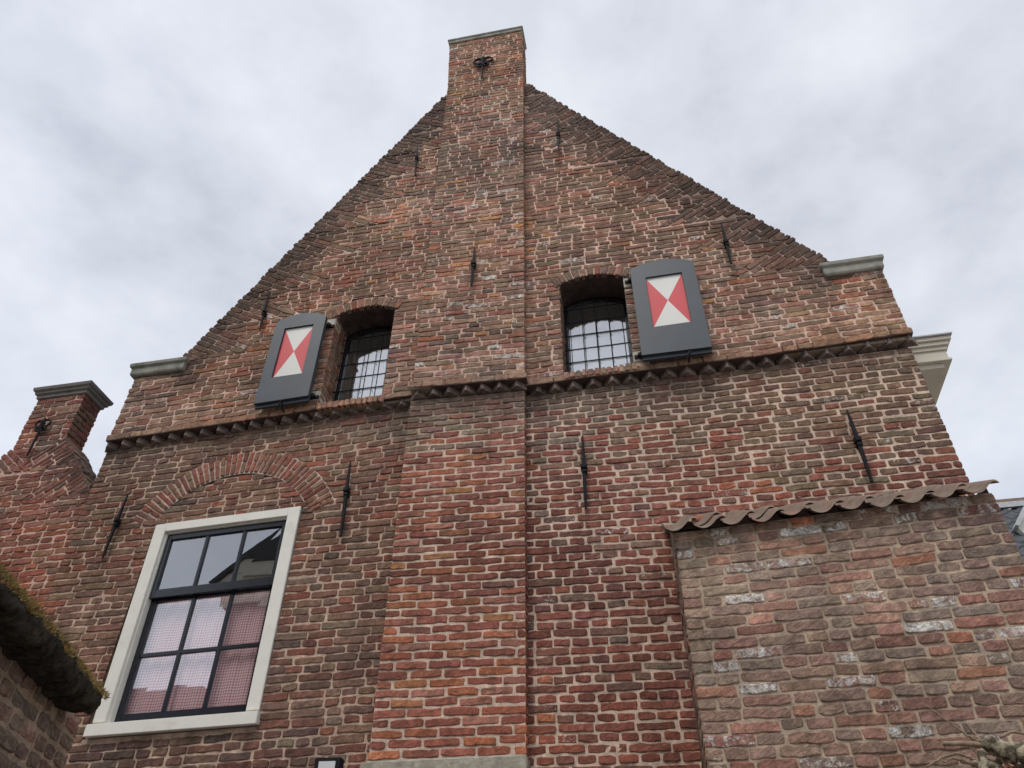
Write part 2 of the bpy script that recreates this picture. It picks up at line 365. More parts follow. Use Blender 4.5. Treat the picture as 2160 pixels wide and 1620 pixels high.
        if name != 'wall':
            f_ = np.ones(len(verts))
            for sx, sz, ln_, wd_, am_ in STREAKS:
                q = np.clip((sz - verts[:, 2]) / ln_, 0, 1); xx = verts[:, 0] - sx + .012 * np.sin(verts[:, 2] * 17)
                f_ *= 1 - am_ * np.exp(-(xx / wd_) ** 2) * (q > 0) * (1 - q) ** .7
            cols = cols * f_[:, None]
        nf = len(faces); ex = [tuple(b0 + i for i in f) for f in extra.f] if extra else []
        lt = [4] * nf + [len(f) for f in ex]; loops = np.concatenate([faces.ravel(), np.array([i for f in ex for i in f], int)]) if ex else faces.ravel()
        me.vertices.add(len(verts)); me.vertices.foreach_set('co', verts.ravel().astype(np.float32))
        me.loops.add(len(loops)); me.loops.foreach_set('vertex_index', loops.astype(np.int32))
        st = np.concatenate([[0], np.cumsum(lt)[:-1]]).astype(np.int32)
        me.polygons.add(len(lt)); me.polygons.foreach_set('loop_start', st); me.polygons.foreach_set('loop_total', np.array(lt, np.int32))
        smf = np.zeros(len(lt), bool)
        me.polygons.foreach_set('use_smooth', smf)
        for nm, arr in (('bcol', cols), ('bk', ks)):
            a_ = me.attributes.new(nm, 'FLOAT_COLOR', 'POINT')
            a_.data.foreach_set('color', np.concatenate([arr, np.ones((len(arr), 1))], 1).ravel().astype(np.float32))
        me.update(calc_edges=True); me.validate()
        return link(name, me, BRICK, parent)

def warpf(guides):
    g = sorted(guides, key=lambda t: t[0]); zs = np.array([a for a, _ in g])
    def f(x, zn):
        offs = [np.interp(x, [p[0] for p in l], [p[1] for p in l]) for _, l in g]
        return zn + float(np.interp(zn, zs, offs))
    return f

def pick(pal):
    k = random.choices([p[0] for p in pal], [p[1] for p in pal])[0]
    c = RCL[k] * random.uniform(0.80, 1.20); c = lerp(c, RCL[pal[0][0]], random.uniform(.08, .6))
    return c * np.array([random.uniform(.95, 1.05), 1, random.uniform(.95, 1.05)])

def fill_courses(bw, Y, iv, W, z0, z1, pitch, bond, colf, joint=0.012, mortar=None, phase=0, slen=0.245, hlen=0.125, sag=0.0025, proud=0.0):
    """horizontal courses of a wall in the plane y=Y facing -Y. iv(z) -> open intervals"""
    n = int(round((z1 - z0) / pitch)); p = (z1 - z0) / n
    nrm = (0, -1, 0)
    for k in range(n):
        za, zb = z0 + k * p, z0 + (k + 1) * p; zm = (za + zb) / 2
        base = iv(zm)
        for idx, (xa, xb) in enumerate(base):
            # ends follow the boundary at the true height of this course there
            def end(x, side, zn):
                for _ in range(2):
                    l = iv(W(x, zn))
                    if len(l) == len(base): x = l[idx][side]
                return x
            xa0, xa1, xb0, xb1 = end(xa, 0, za + .006), end(xa, 0, zb - .006), end(xb, 1, za + .006), end(xb, 1, zb - .006)
            if abs(xa0 - xa1) > .11: xa0 = xa1 = xa
            if abs(xb0 - xb1) > .11: xb0 = xb1 = xb
            xm0, xm1 = (xa0 + xa1) / 2, (xb0 + xb1) / 2
            tot = xm1 - xm0
            if tot < 0.03: continue
            # joints
            xs = [xm0]; par = (k + phase) % 2
            x = xm0
            if bond == 'english':
                unit = hlen if par else slen
                x = xm0 + (unit * 0.5 if par else unit * 0.25) * random.uniform(.85, 1.15) if idx == 0 or True else x
                if par == 0: x = xm0 + slen * random.choice([.25, .5, .75, 1.0]) * random.uniform(.9, 1.1)
                while x < xm1 - 0.045:
                    xs.append(x); x += unit * random.uniform(.93, 1.07)
            elif bond == 'stretch':
                x = xm0 + (slen * .47 if par else slen * .95) * random.uniform(.94, 1.06)
                while x < xm1 - 0.05:
                    xs.append(x); x += slen * random.uniform(.94, 1.06)
            else:
                x = xm0 + random.choice([hlen, slen, hlen * .8, slen * .8]) * random.uniform(.85, 1.1)
                while x < xm1 - 0.045:
                    xs.append(x)
                    x += (slen if random.random() < (0.62 if par else 0.4) else hlen) * random.uniform(.86, 1.12)
            xs.append(xm1)
            for i in range(len(xs) - 1):
                a, b = xs[i], xs[i + 1]
                jl = 0 if i == 0 else joint / 2; jr = 0 if i == len(xs) - 2 else joint / 2
                jl *= random.uniform(.5, 1.6); jr *= random.uniform(.5, 1.6)
                al, ar = a + jl, b - jr
                dz0, dz1 = random.gauss(0, sag), random.gauss(0, sag)
                th = joint / 2 * random.uniform(.7, 1.25); tb = joint / 2 * random.uniform(.7, 1.25)
                c = [[al, za + tb + dz0], [ar, za + tb + dz1], [ar, zb - th + dz1], [al, zb - th + dz0]]
                if i == 0: c[0][0] += xa0 - xm0; c[3][0] += xa1 - xm0
                if i == len(xs) - 2: c[1][0] += xb0 - xm1; c[2][0] += xb1 - xm1
                if min(c[1][0] - c[0][0], c[2][0] - c[3][0]) < 0.006:
                    c[1][0] = max(c[1][0], c[0][0] + .006); c[2][0] = max(c[2][0], c[3][0] + .006)
                pts = [(x_, Y - proud, W(x_, z_)) for x_, z_ in c]
                col, eff, sm = colf((a + b) / 2, (za + zb) / 2)
                bw.brick(*pts, nrm, col, eff, sm)
    if mortar is not None:
        step = 0.045; m_ = int((z1 - z0) / step) + 1; h = (z1 - z0) / m_
        for k in range(m_):
            za, zb = z0 + k * h, z0 + (k + 1) * h
            l = iv((za + zb) / 2); la, lb = iv(za + 1e-4), iv(zb - 1e-4)
            if len(la) != len(l): la = l
            if len(lb) != len(l): lb = l
            for (a0, b0), (a1, b1), (am, bm_) in zip(la, lb, l):
                if bm_ - am < .02: continue
                if abs(a1 - a0) > .12: a0 = a1 = am
                if abs(b1 - b0) > .12: b0 = b1 = bm_
                nn = max(2, int((bm_ - am) / 0.06) + 1)
                rows = []
                for (xa, xb, z_) in ((a0, b0, za), (a1, b1, zb)):
                    xx = np.linspace(xa + .004, xb - .004, nn)
                    pts = np.stack([xx, np.full(nn, Y + 0.0068), np.array([W(q, z_) for q in xx])], 1)
                    pts[:, 1] += np.clip(wav(pts, 16, 0) * 0.0016 + wav(pts, 45, 8) * 0.0010, -.0042, .003)
                    rows.append(pts)
                bw.sheet([rows[0], rows[1]], mortar)

def wedge_bricks(bw, Y, P0, P1, side, s0, step, pitch, colf, mort, xlim, smax=None, n=None):
    """tumbled brick triangles laid square to a gable slope. side=+1 slope falls to the right"""
    P0 = np.array(P0); P1 = np.array(P1); Ls = np.linalg.norm(P1 - P0); t = (P1 - P0) / Ls
    nin = np.array([-t[1] * -1, t[0] * -1]); nin = np.array([t[1], -t[0]]) if side > 0 else np.array([-t[1], t[0]])
    if nin[1] > 0: nin = -nin
    a = step * (-t[1]) / (-nin[1]); m_ = int(round(step / pitch)); p = step / m_
    i = 0; s = s0
    while s < Ls - .02:
        Si = P0 + t * s
        # mortar backing, a triangle strip
        g0, g1 = [], []
        for k in range(m_ + 1):
            sa = s + k * p; dmax = a * (1 - k / m_)
            e_ = P0 + t * sa; q = e_ + nin * dmax; b_ = e_ + nin * 0.012
            g0.append((b_[0], Y + .008, b_[1])); g1.append((q[0], Y + .0078, q[1]))
        if min(q_[0] for q_ in g0) > xlim[0] - .4: bw.sheet([g0, g1] if side < 0 else [g1, g0], mort)
        for k in range(m_):
            sa, sb = s + k * p, s + (k + 1) * p
            if sb > Ls + .03 or sa < -0.02: continue
            ja, jb = sa + .0055, sb - .0055
            da, db = a * (1 - (ja - s) / step), a * (1 - (jb - s) / step)
            d = random.uniform(-.016, .012)
            first = random.choice([.2, .2, .105])
            while d < max(da, db) - .012:
                ln = first * random.uniform(.85, 1.15); first = random.choice([.23, .23, .22, .12])
                ea, eb = min(d + ln, da), min(d + ln, db)
                if max(da, db) - (d + ln) < .03: ea, eb = da, db
                ea -= .005; eb -= .005
                if ea <= d + .004: ea = d + .005
                if eb <= d + .004: eb = d + .005
                A_ = P0 + t * ja + nin * ea; B_ = P0 + t * ja + nin * d; C_ = P0 + t * jb + nin * d; D_ = P0 + t * jb + nin * eb
                cx = (A_[0] + C_[0]) / 2
                if xlim[0] < cx < xlim[1]:
                    pts = [A_, B_, C_, D_]
                    if side > 0: pts = [D_, C_, B_, A_]
                    pts = [(q[0], Y, q[1]) for q in pts]
                    col, eff, sm = colf(cx, (A_[1] + C_[1]) / 2)
                    bw.brick(*pts, (0, -1, 0), col, eff, sm, depth=0.05)
                d = max(ea, eb) + .011 if (ea < da - .01 and eb < db - .01) else 9
        s += step; i += 1
    return a

def sub(ivs, a, b):
    r = []
    for x0, x1 in ivs:
        if b <= x0 or a >= x1: r.append((x0, x1)); continue
        if a > x0: r.append((x0, a))
        if b < x1: r.append((b, x1))
    return [(p, q) for p, q in r if q - p > 0.012]

def lerp(a, b, t): return a + (b - a) * t
def clamp01(t): return max(0., min(1., t))

# ------------------------------------------------------------------ main house
HOUSE = empty('brick_house', (-1.3, 0.15, 0), 'tall old brick gable with two red and white shutters and a chimney at its peak', 'house')
UY, PUY, LPY = -0.07, -0.15, -0.08            # planes: gable, upper pilaster, lower pilaster
SR0, SR1 = np.array([-.852, 10.865]), np.array([1.861, 6.838])
SL0, SL1 = np.array([-1.898, 10.926]), np.array([-4.335, 6.719])
STEP = 0.4975
def slope_x(z, P0, P1): return P0[0] + (P1[0] - P0[0]) * (P0[1] - z) / (P0[1] - P1[1])
def tooth_bound(z, P0, P1, s0, step=STEP):
    L = np.linalg.norm(P1 - P0); t = (P1 - P0) / L
    s = (P0[1] - z) / -t[1]; i = math.floor((s - s0) / step); si = s0 + i * step
    S_ = P0 + t * si; nin = np.array([t[1], -t[0]]);
    if nin[1] > 0: nin = -nin
    d = (S_[1] - z) / -nin[1]
    return S_[0] + nin[0] * d
S0R, S0L = -0.07, -0.05
ARCH_R = dict(xc=-0.245, hw=0.298, zs=7.005, rise=0.078)
ARCH_L = dict(xc=-2.46, hw=0.298, zs=7.005, rise=0.078)
def seg_top(A, x, extra=0.0):
    R = (A['hw'] ** 2 + A['rise'] ** 2) / (2 * A['rise']); zc = A['zs'] + A['rise'] - R
    r = R + extra; dx = x - A['xc']
    return zc + math.sqrt(max(r * r - dx * dx, 0))
def seg_half(A, z, extra):
    R = (A['hw'] ** 2 + A['rise'] ** 2) / (2 * A['rise']); zc = A['zs'] + A['rise'] - R
    r = R + extra
    return math.sqrt(max(r * r - (z - zc) ** 2, 0))
SILL = 5.895
def cut_attic(l, z, A, blockside):
    if SILL - .065 < z < A['zs'] + A['rise'] + .125:
        h = A['hw'] + .002
        if z > A['zs'] - .05: h = min(seg_half(A, z, .118), A['hw'] + .055)
        a, b = A['xc'] - h, A['xc'] + h
        # pale hinge stones in the jamb on the shutter side
        if SILL + .02 < z < SILL + .15 or A['zs'] - .17 < z < A['zs'] - .03:
            if blockside > 0: b += .125
            else: a -= .125
        l = sub(l, a, b)
    return l
def iv_UR(z):
    xl = -0.872
    if z < 6.60: xr = 2.243
    elif z < 6.80: xr = 1.775
    else: xr = tooth_bound(z, SR0, SR1, S0R)
    l = [(xl, xr)] if xr > xl + .03 else []
    return cut_attic(l, z, ARCH_R, 1)
def iv_UL(z):
    xr = -1.852
    if z < 6.51: xl = -4.79 + .01 * (z - 5.8)
    elif z < 6.70: xl = -4.262
    else: xl = tooth_bound(z, SL0, SL1, S0L)
    l = [(xl, xr)] if xr > xl + .03 else []
    return cut_attic(l, z, ARCH_L, -1)
AC, AR1, AR2 = (-3.38, 4.497), 0.772, 0.992
def iv_LL(z):
    l = [(-4.81 - .012 * (z - 5) + .0, -1.865)]
    if 3.155 < z < 4.865: l = sub(l, -4.03, -2.735)
    if z > 4.885:
        dz = z - AC[1]
        if dz < AR2:
            xo = math.sqrt(AR2 ** 2 - dz ** 2)
            if dz < AR1:
                xi = math.sqrt(AR1 ** 2 - dz ** 2)
                l = sub(l, AC[0] - xo, AC[0] - xi); l = sub(l, AC[0] + xi, AC[0] + xo)
            else: l = sub(l, AC[0] - xo, AC[0] + xo)
    return l
def iv_LR(z): return [(-0.893, 2.222 + .006 * (z - 5))]

W_UL = warpf([(5.79, [(-4.77, -.048), (-3.51, -.003), (-1.9, .055)]), (8.31, [(-3.2, .006), (-1.9, -.01)])])
W_UR = warpf([(5.82, [(-.85, -.02), (-.18, -.007), (1.05, 0), (2.25, .05)]), (7.71, [(0, 0)])])
W_PU = warpf([(5.84, [(-1.9, .02), (-.84, -.025)]), (8.54, [(-1.85, .012), (-.9, -.013)]), (12.1, [(-1.9, .005), (-.9, -.004)])])
W_PL = warpf([(5.75, [(-1.86, .015), (-.9, -.02)]), (5.49, [(-1.86, .015), (-.9, -.015)]), (3.71, [(-1.87, .012), (-.89, -.012)]), (2.947, [(-1.88, .006), (-.895, -.007)])])
W_LL = warpf([(5.75, [(-4.8, -.058), (-1.9, .055)]), (5.37, [(-4.8, -.05), (-2.48, -.014), (-1.94, .019)]), (4.84, [(-4.02, -.02), (-2.75, .02), (-1.9, .03)]),
              (3.82, [(-3.9, 0), (-2.2, .003)]), (3.18, [(-3.9, -.02), (-2.74, .004), (-1.96, .015)])])
W_LR = warpf([(5.75, [(-.85, -.01), (2.2, .035)]), (5.41, [(-.83, .013), (.53, -.007), (1.9, .01)]), (4.6, [(-.8, .033), (.45, -.009), (1.8, -.014)]),
              (3.63, [(-.78, .008), (.13, -.011)]), (2.893, [(-.78, .012), (-.05, -.004)])])

# ---- colour of each brick (dirt under the slopes; below the dentil band, dirt plus shade put into the colour)
def slope_dist(x, z):
    d = 9
    for P0, P1 in ((SR0, SR1), (SL0, SL1)):
        v = np.array([x, z]) - P0; t = (P1 - P0) / np.linalg.norm(P1 - P0); s = v @ t
        if -.3 < s < 5.1: d = min(d, abs(v[0] * t[1] - v[1] * t[0]))
    return d
SOOT_SHADE = np.array([0.085, 0.068, 0.060])  # grime on the slopes, grime with painted shade below the band
PAL_UP = [('brown', 4.5), ('grey', 2.4), ('pink', 2.6), ('red', 1.0), ('tan', 1.8), ('orange', .5), ('ochre', .35), ('olive', 2.0), ('dark', .5), ('plum', .9)]
PAL_LR = [('red', 4.6), ('dred', 3.6), ('brown', 1.0), ('grey', .5), ('orange', .35), ('plum', 1.0)]
PAL_LR_T = [('brown', 4), ('grey', 3.0), ('olive', 3.0), ('red', 1.2), ('dred', .6), ('plum', 1.4)]
PAL_PL = [('red', 4.2), ('orange', 2.6), ('dred', 1.6), ('pink', 1.6), ('grey', .35), ('ochre', .5), ('plum', .5)]
PAL_LL = [('brown', 3.4), ('dred', 3.4), ('red', 1.4), ('plum', 2.4), ('grey', 1.0), ('dark', .8), ('olive', .6), ('orange', .15)]
KAN = 1.08
PAL_AN = [('brown', 4.6), ('red', 2.2), ('pink', 2.6), ('grey', 2.8), ('orange', 1.3), ('olive', 1.8), ('tan', 1.2), ('dred', .6)]
PAL_NB = [('red', 3.2), ('pink', 3), ('orange', 1.5), ('brown', 2.0), ('dred', 1.4), ('tan', .6), ('grey', .7)]
PAL_NC = [('red', 2.4), ('orange', 1.0), ('brown', 3.0), ('dred', 1.6), ('olive', 1.2), ('tan', .6)]
def col_up(x, z):
    c = pick(PAL_UP); eff = 0; sm = random.uniform(0.0, .6)
    if random.random() < .10: eff = random.uniform(.25, .85)
    if z < 6.2 and random.random() < .45: c = lerp(c, RCL['tan'], .45)
    d = slope_dist(x, z); s = clamp01((.58 - d) / .36) if not (-1.9 < x < -.86) else 0
    s *= random.uniform(.72, 1.0)
    c = lerp(c, SOOT_SHADE * random.uniform(.65, 1.2), .93 * s)
    if s > .3: sm *= .3; eff *= .3
    if abs(x + 1.35) < .6 and z > 10.9: c = c * .9
    return c, eff, sm
def col_pu(x, z):
    c, e_, s_ = col_up(x, z)
    if z < 8.4 and random.random() < .2: e_ = random.uniform(.3, .9)
    return c, e_, s_
def band_dirt_shade(z, zb, dep, x=0.0):  # grime and overhang shade painted below the band, with a wavy lower edge
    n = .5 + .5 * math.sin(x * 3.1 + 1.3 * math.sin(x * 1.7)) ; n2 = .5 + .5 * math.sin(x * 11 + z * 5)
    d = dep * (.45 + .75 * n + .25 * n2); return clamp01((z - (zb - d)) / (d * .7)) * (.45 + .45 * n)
def col_lr(x, z):
    k = clamp01((z - 4.7 + .25 * math.sin(x * 2.1) + (.5 if x > .9 else 0)) / .8)
    c = pick(PAL_LR_T) if random.random() < k else pick(PAL_LR)
    s = band_dirt_shade(z, 5.76, .38, x); c = lerp(c, SOOT_SHADE * 1.05, .72 * s * random.uniform(.6, 1))
    eff = random.uniform(.25, .7) if (random.random() < (.25 if x > .6 and z > 4.4 else .06)) else 0
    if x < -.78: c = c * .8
    return c, eff, random.uniform(0, .28)
def col_pl(x, z):
    k = clamp01((z - 5.0) / .55)
    c = pick(PAL_LR_T) if random.random() < k else pick(PAL_PL)
    s = band_dirt_shade(z, 5.78, .3, x); c = lerp(c, SOOT_SHADE * 1.1, .6 * s * random.uniform(.6, 1))
    return c, 0, random.uniform(0, .2)
def col_ll(x, z):
    k = clamp01((z - 5.0) / .6)
    c = pick(PAL_LR_T) if random.random() < k * .75 else pick(PAL_LL)
    s = band_dirt_shade(z, 5.76, .42, x); c = lerp(c, SOOT_SHADE * 1.05, .72 * s * random.uniform(.6, 1))
    eff = random.uniform(.2, .5) if random.random() < .06 else 0
    return c * .95, eff, random.uniform(0.0, .35)
def col_an(x, z):
    c = pick(PAL_AN); c = lerp(c * KAN, np.array([.42, .33, .27]), random.uniform(.05, .45)); eff = random.uniform(.62, .98) if random.random() < .14 else 0
    return c, eff, random.uniform(.0, .55)
def col_nb(x, z):
    c = pick(PAL_NC if z > 5.75 else PAL_NB)
    P0, P1 = np.array([-5.33, 5.89]), np.array([-4.80, 5.26]); v = np.array([x, z]) - P0; t = (P1 - P0) / np.linalg.norm(P1 - P0)
    d = abs(v[0] * t[1] - v[1] * t[0])
    if z < 5.9: c = lerp(c, SOOT_SHADE * 1.15, .75 * clamp01((.42 - d) / .35) * random.uniform(.6, 1))
    return c, (random.uniform(.2, .5) if random.random() < .05 else 0), random.uniform(0, .6)
def mo_up(x, z):
    s = clamp01((.50 - slope_dist(x, z)) / .36); k = clamp01((7.2 - z) / 1.5)
    return lerp(lerp(MORT['pink'], MORT['pale'], .35 * k), SOOT_SHADE * 1.6, .78 * s)
def mo_pu(x, z): return lerp(MORT['pink'], MORT['pale'], .35 * clamp01((7.2 - z) / 1.5))
def mo_low(x, z): return lerp(MORT['pale'] * np.array([1.08, 1.04, .99]), SOOT_SHADE * 1.4, .75 * band_dirt_shade(z, 5.78, .36, x))
def mo_ll(x, z): return lerp(MORT['pale'] * np.array([.93, .85, .78]), SOOT_SHADE * 1.4, .75 * band_dirt_shade(z, 5.78, .40, x))
def mo_an(x, z): return MORT['grey'] * np.array([1.0, .985, .96]) * 1.38
def mo_nb(x, z): return MORT['pink'] * .95

PITCH = 0.0613
# gable wall (upper)
bw = Brickwork()
fill_courses(bw, UY, iv_UR, W_UR, 5.885, 10.80, PITCH, 'random', col_up, mortar=mo_up, joint=.0125)
fill_courses(bw, UY, iv_UL, W_UL, 5.86, 10.83, PITCH, 'random', col_up, mortar=mo_up, phase=1, joint=.0115)
wedge_bricks(bw, UY, SR0, SR1, 1, S0R, STEP, PITCH, col_up, mo_up, (-.90, 9))
wedge_bricks(bw, UY, SL0, SL1, -1, S0L, STEP, PITCH, col_up, mo_up, (-9, -1.84))
# attic arches: radial bricks
for A in (ARCH_R, ARCH_L):
    R = (A['hw'] ** 2 + A['rise'] ** 2) / (2 * A['rise']); zc = A['zs'] + A['rise'] - R
    th = math.asin((A['hw'] + .035) / R); nn = 11
    for k in range(nn):
        a0, a1 = -th + 2 * th * k / nn + .006, -th + 2 * th * (k + 1) / nn - .006
        r0, r1 = R - .002, R + .112 + random.uniform(-.008, .006)
        P = [(A['xc'] + r * math.sin(a), UY - .002, zc + r * math.cos(a)) for r, a in ((r0, a0), (r0, a1), (r1, a1), (r1, a0))]
        c, e_, s_ = col_up(A['xc'], 7.1); bw.brick(*P, (0, -1, 0), c, 0 if random.random() < .7 else .5, .4, .05)
    g0 = [(A['xc'] + R * math.sin(a), UY + .007, zc + R * math.cos(a)) for a in np.linspace(-th, th, 12)]
    g1 = [(A['xc'] + (R + .12) * math.sin(a), UY + .007, zc + (R + .12) * math.cos(a)) for a in np.linspace(-th, th, 12)]
    bw.sheet([g0, g1], mo_up)
    # sill: bricks on edge, worn round
    x = A['xc'] - A['hw']; 
    while x < A['xc'] + A['hw'] - .02:
        wd = random.uniform(.048, .058)
        bw.brick(*[(px_, UY - .022, pz_ + W_UR(x, 5.9) - 5.9) for px_, pz_ in ((x + .004, 5.832), (x + wd - .004, 5.832), (x + wd - .006, 5.902), (x + .006, 5.902))], (0, -1, 0),
                 pick([('tan', 2), ('pink', 2), ('olive', 1)]), 0, .5, .07)
        x += wd
# left reveals of the attic windows (seen from the camera) and a quoin of corner bricks
for A in (ARCH_R, ARCH_L):
    xj = A['xc'] - A['hw']; k = 0; z = SILL
    while z < A['zs'] - .01:
        c, e_, s_ = col_up(xj, z); c = c * .95
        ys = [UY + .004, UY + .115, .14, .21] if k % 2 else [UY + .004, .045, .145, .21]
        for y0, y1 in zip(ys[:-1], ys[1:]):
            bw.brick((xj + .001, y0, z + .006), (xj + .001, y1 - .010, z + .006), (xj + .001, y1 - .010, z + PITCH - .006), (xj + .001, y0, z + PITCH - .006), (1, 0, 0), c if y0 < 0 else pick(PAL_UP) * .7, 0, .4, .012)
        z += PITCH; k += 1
    bw.sheet([[(xj - .006, y, SILL - .03) for y in np.linspace(UY + .008, .22, 6)], [(xj - .006, y, A['zs'] + .02) for y in np.linspace(UY + .008, .22, 6)]], lambda x, z: MORT['pink'] * .75)
# ledge course over the dentils, a little proud
def ledge(bw, xa, xb, Y, W, zn):
    x = xa
    while x < xb - .02:
        ln = min(random.choice([.12, .24, .24, .2]), xb - x)
        if xb - (x + ln) < .06: ln = xb - x
        c, e_, s_ = col_up(x, 6.0); c = lerp(c, RCL['tan'], .4)
        bw.brick(*[(q, Y, W(q, zq)) for q, zq in ((x + .002, zn + .002), (x + ln - .002, zn + .002), (x + ln - .002, zn + .058), (x + .002, zn + .058))], (0, -1, 0), c, random.choice([0, 0, .5]), .95, .05)
        x += ln
ledge(bw, -4.81, -1.87, UY - .012, W_UL, 5.79)
ledge(bw, -.87, 2.262, UY - .012, W_UR, 5.82)
core = MB()
holeR = [(ARCH_R['xc'] - .305, SILL - .02), (ARCH_R['xc'] + .307, SILL - .02), (ARCH_R['xc'] + .307, 7.03), (ARCH_R['xc'] + .15, 7.10), (ARCH_R['xc'], 7.12), (ARCH_R['xc'] - .15, 7.10), (ARCH_R['xc'] - .305, 7.03)]
holeL = [(x + ARCH_L['xc'] - ARCH_R['xc'], z) for x, z in holeR]
core.prism([(-4.775, 5.80), (2.228, 5.83), (2.228, 6.62), (1.80, 6.66), (1.80, 6.86), (-.9, 10.82), (-1.85, 10.86), (-4.27, 6.74), (-4.27, 6.54), (-4.775, 6.50)], UY + .022, .21, [holeR, holeL])
gable = bw.build('gable_wall', HOUSE, core)

# lower walls
bw = Brickwork()
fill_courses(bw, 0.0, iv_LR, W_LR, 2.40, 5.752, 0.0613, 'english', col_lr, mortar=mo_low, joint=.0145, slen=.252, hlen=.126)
fill_courses(bw, 0.0, iv_LL, W_LL, 2.40, 5.750, 0.0613, 'random', col_ll, mortar=mo_ll, joint=.0125, slen=.24, hlen=.125)
core = MB()
core.prism([(-4.80, 0.0), (2.20, 0.0), (2.215, 5.79), (-4.79, 5.74)], .022, .21, [[(-4.03, 3.155), (-2.735, 3.155), (-2.735, 4.87), (-4.03, 4.87)]])
lower = bw.build('lower_wall', HOUSE, core)

# big relieving arch over the tall window
bw = Brickwork()
a0, a1 = math.asin((4.885 - AC[1]) / AR2), math.pi - math.asin((4.90 - AC[1]) / AR2)
nn = 41
for k in range(nn):
    b0, b1 = a0 + (a1 - a0) * k / nn + .0065, a0 + (a1 - a0) * (k + 1) / nn - .0065
    spl = [(AR1 + .004, AR2 - .006)] if k % 2 else [(AR1 + .004, AR1 + .105), (AR1 + .115, AR2 - .006)]
    for r0, r1 in spl:
        P = [(AC[0] + r * math.cos(b), -.003, AC[1] + r * math.sin(b)) for r, b in ((r0, b1), (r0, b0), (r1, b0), (r1, b1))]
        c = pick([('red', 2), ('brown', 3), ('olive', 2.2), ('dred', 2), ('pink', 1)]) ; bw.brick(*P, (0, -1, 0), c, 0, .3)
for r0, r1 in ((AR1 - .006, AR2 + .006),):
    aa = np.linspace(a0, a1, 60)
    bw.sheet([[(AC[0] + r0 * math.cos(b), .006, AC[1] + r0 * math.sin(b)) for b in aa], [(AC[0] + r1 * math.cos(b), .006, AC[1] + r1 * math.sin(b)) for b in aa]][::-1], lambda x, z: MORT['pale'] * .95)
bw.build('relieving_arch', HOUSE)

# pilaster with the chimney block, and its lower part
def column(bw, Y, xl, xr, z0, z1, W, bond, colf, mort, back, phase=0, sl=.237, joint=.0115):
    fill_courses(bw, Y, lambda z: [(xl(z), xr(z))], W, z0, z1, .0613, bond, colf, mortar=mort, phase=phase, slen=sl, joint=joint)
    n = int(round((z1 - z0) / .0613)); p = (z1 - z0) / n        # right hand return
    for k in range(n):
        za = z0 + k * p; x = xr(za) + .001; zz = W(x, za)
        c, e_, s_ = colf(x, za); y = Y + .004
        first = .11 if k % 2 else .22
        while y < back - .03:
            y1 = min(y + first, back)
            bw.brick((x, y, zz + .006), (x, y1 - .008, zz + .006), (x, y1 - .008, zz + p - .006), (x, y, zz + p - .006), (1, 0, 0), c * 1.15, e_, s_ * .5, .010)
            y = y1; first = .12; c, e_, s_ = colf(x, za)
    bw.sheet([[(xr(z0) - .007, y, z0) for y in np.linspace(Y + .01, back, 4)], [(xr(z1) - .007, y, z1) for y in np.linspace(Y + .01, back, 4)]], lambda x_, z_: mort(x_, z_) * 1.25)
xlP = lambda z: -1.858 - (.045 * clamp01((z - 10.9) / 1.2)); xrP = lambda z: -.866 - .016 * clamp01((z - 10.9) / 1.2)
bw = Brickwork()
column(bw, PUY, xlP, xrP, 5.90, 12.09, W_PU, 'random', col_pu, mo_pu, UY + .01)
# the free standing block above the slopes is as thick as the wall
z = 10.9; k = 0
while z < 12.03:
    c, e_, s_ = col_up(-1, 11)
    for y0, y1 in ((UY + .01, .03), (.03, .12)):
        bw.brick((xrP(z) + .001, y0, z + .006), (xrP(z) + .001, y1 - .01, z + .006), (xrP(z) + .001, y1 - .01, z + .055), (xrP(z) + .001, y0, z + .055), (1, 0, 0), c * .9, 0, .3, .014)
    z += .0613; k += 1
ledge(bw, -1.885, -.845, PUY - .012, W_PU, 5.845)
core = MB()
core.prism([(-1.845, 5.86), (-.88, 5.85), (-.88, 10.9), (-.895, 12.06), (-1.885, 12.06), (-1.845, 10.9)], PUY + .022, .12)
core.box(-1.875, -.855, PUY - .004, 0, 5.85, 5.88)
bw.build('pilaster', HOUSE, core)
bw = Brickwork()
xlQ = lambda z: -1.888; xrQ = lambda z: -.880
column(bw, LPY, xlQ, xrQ, 2.888, 5.768, W_PL, 'stretch', col_pl, mo_low, .01, sl=.238, joint=.0145)
core = MB(); core.box(-1.875, -.893, LPY + .022, .05, 2.85, 5.84)
bw.build('pilaster', HOUSE, core)
mb = MB(); mb.box(-1.92, -.868, LPY - .035, .03, 2.70, 2.872)
mb.hexa([(-1.905, LPY - .02, 2.872), (-.875, LPY - .02, 2.872), (-.88, .03, 2.872), (-1.90, .03, 2.872), (-1.885, LPY + .002, 2.895), (-.882, LPY + .002, 2.892), (-.882, .03, 2.895), (-1.885, .03, 2.897)])
mb.build('plinth_stone', PLINTH, HOUSE, bevel=.006)

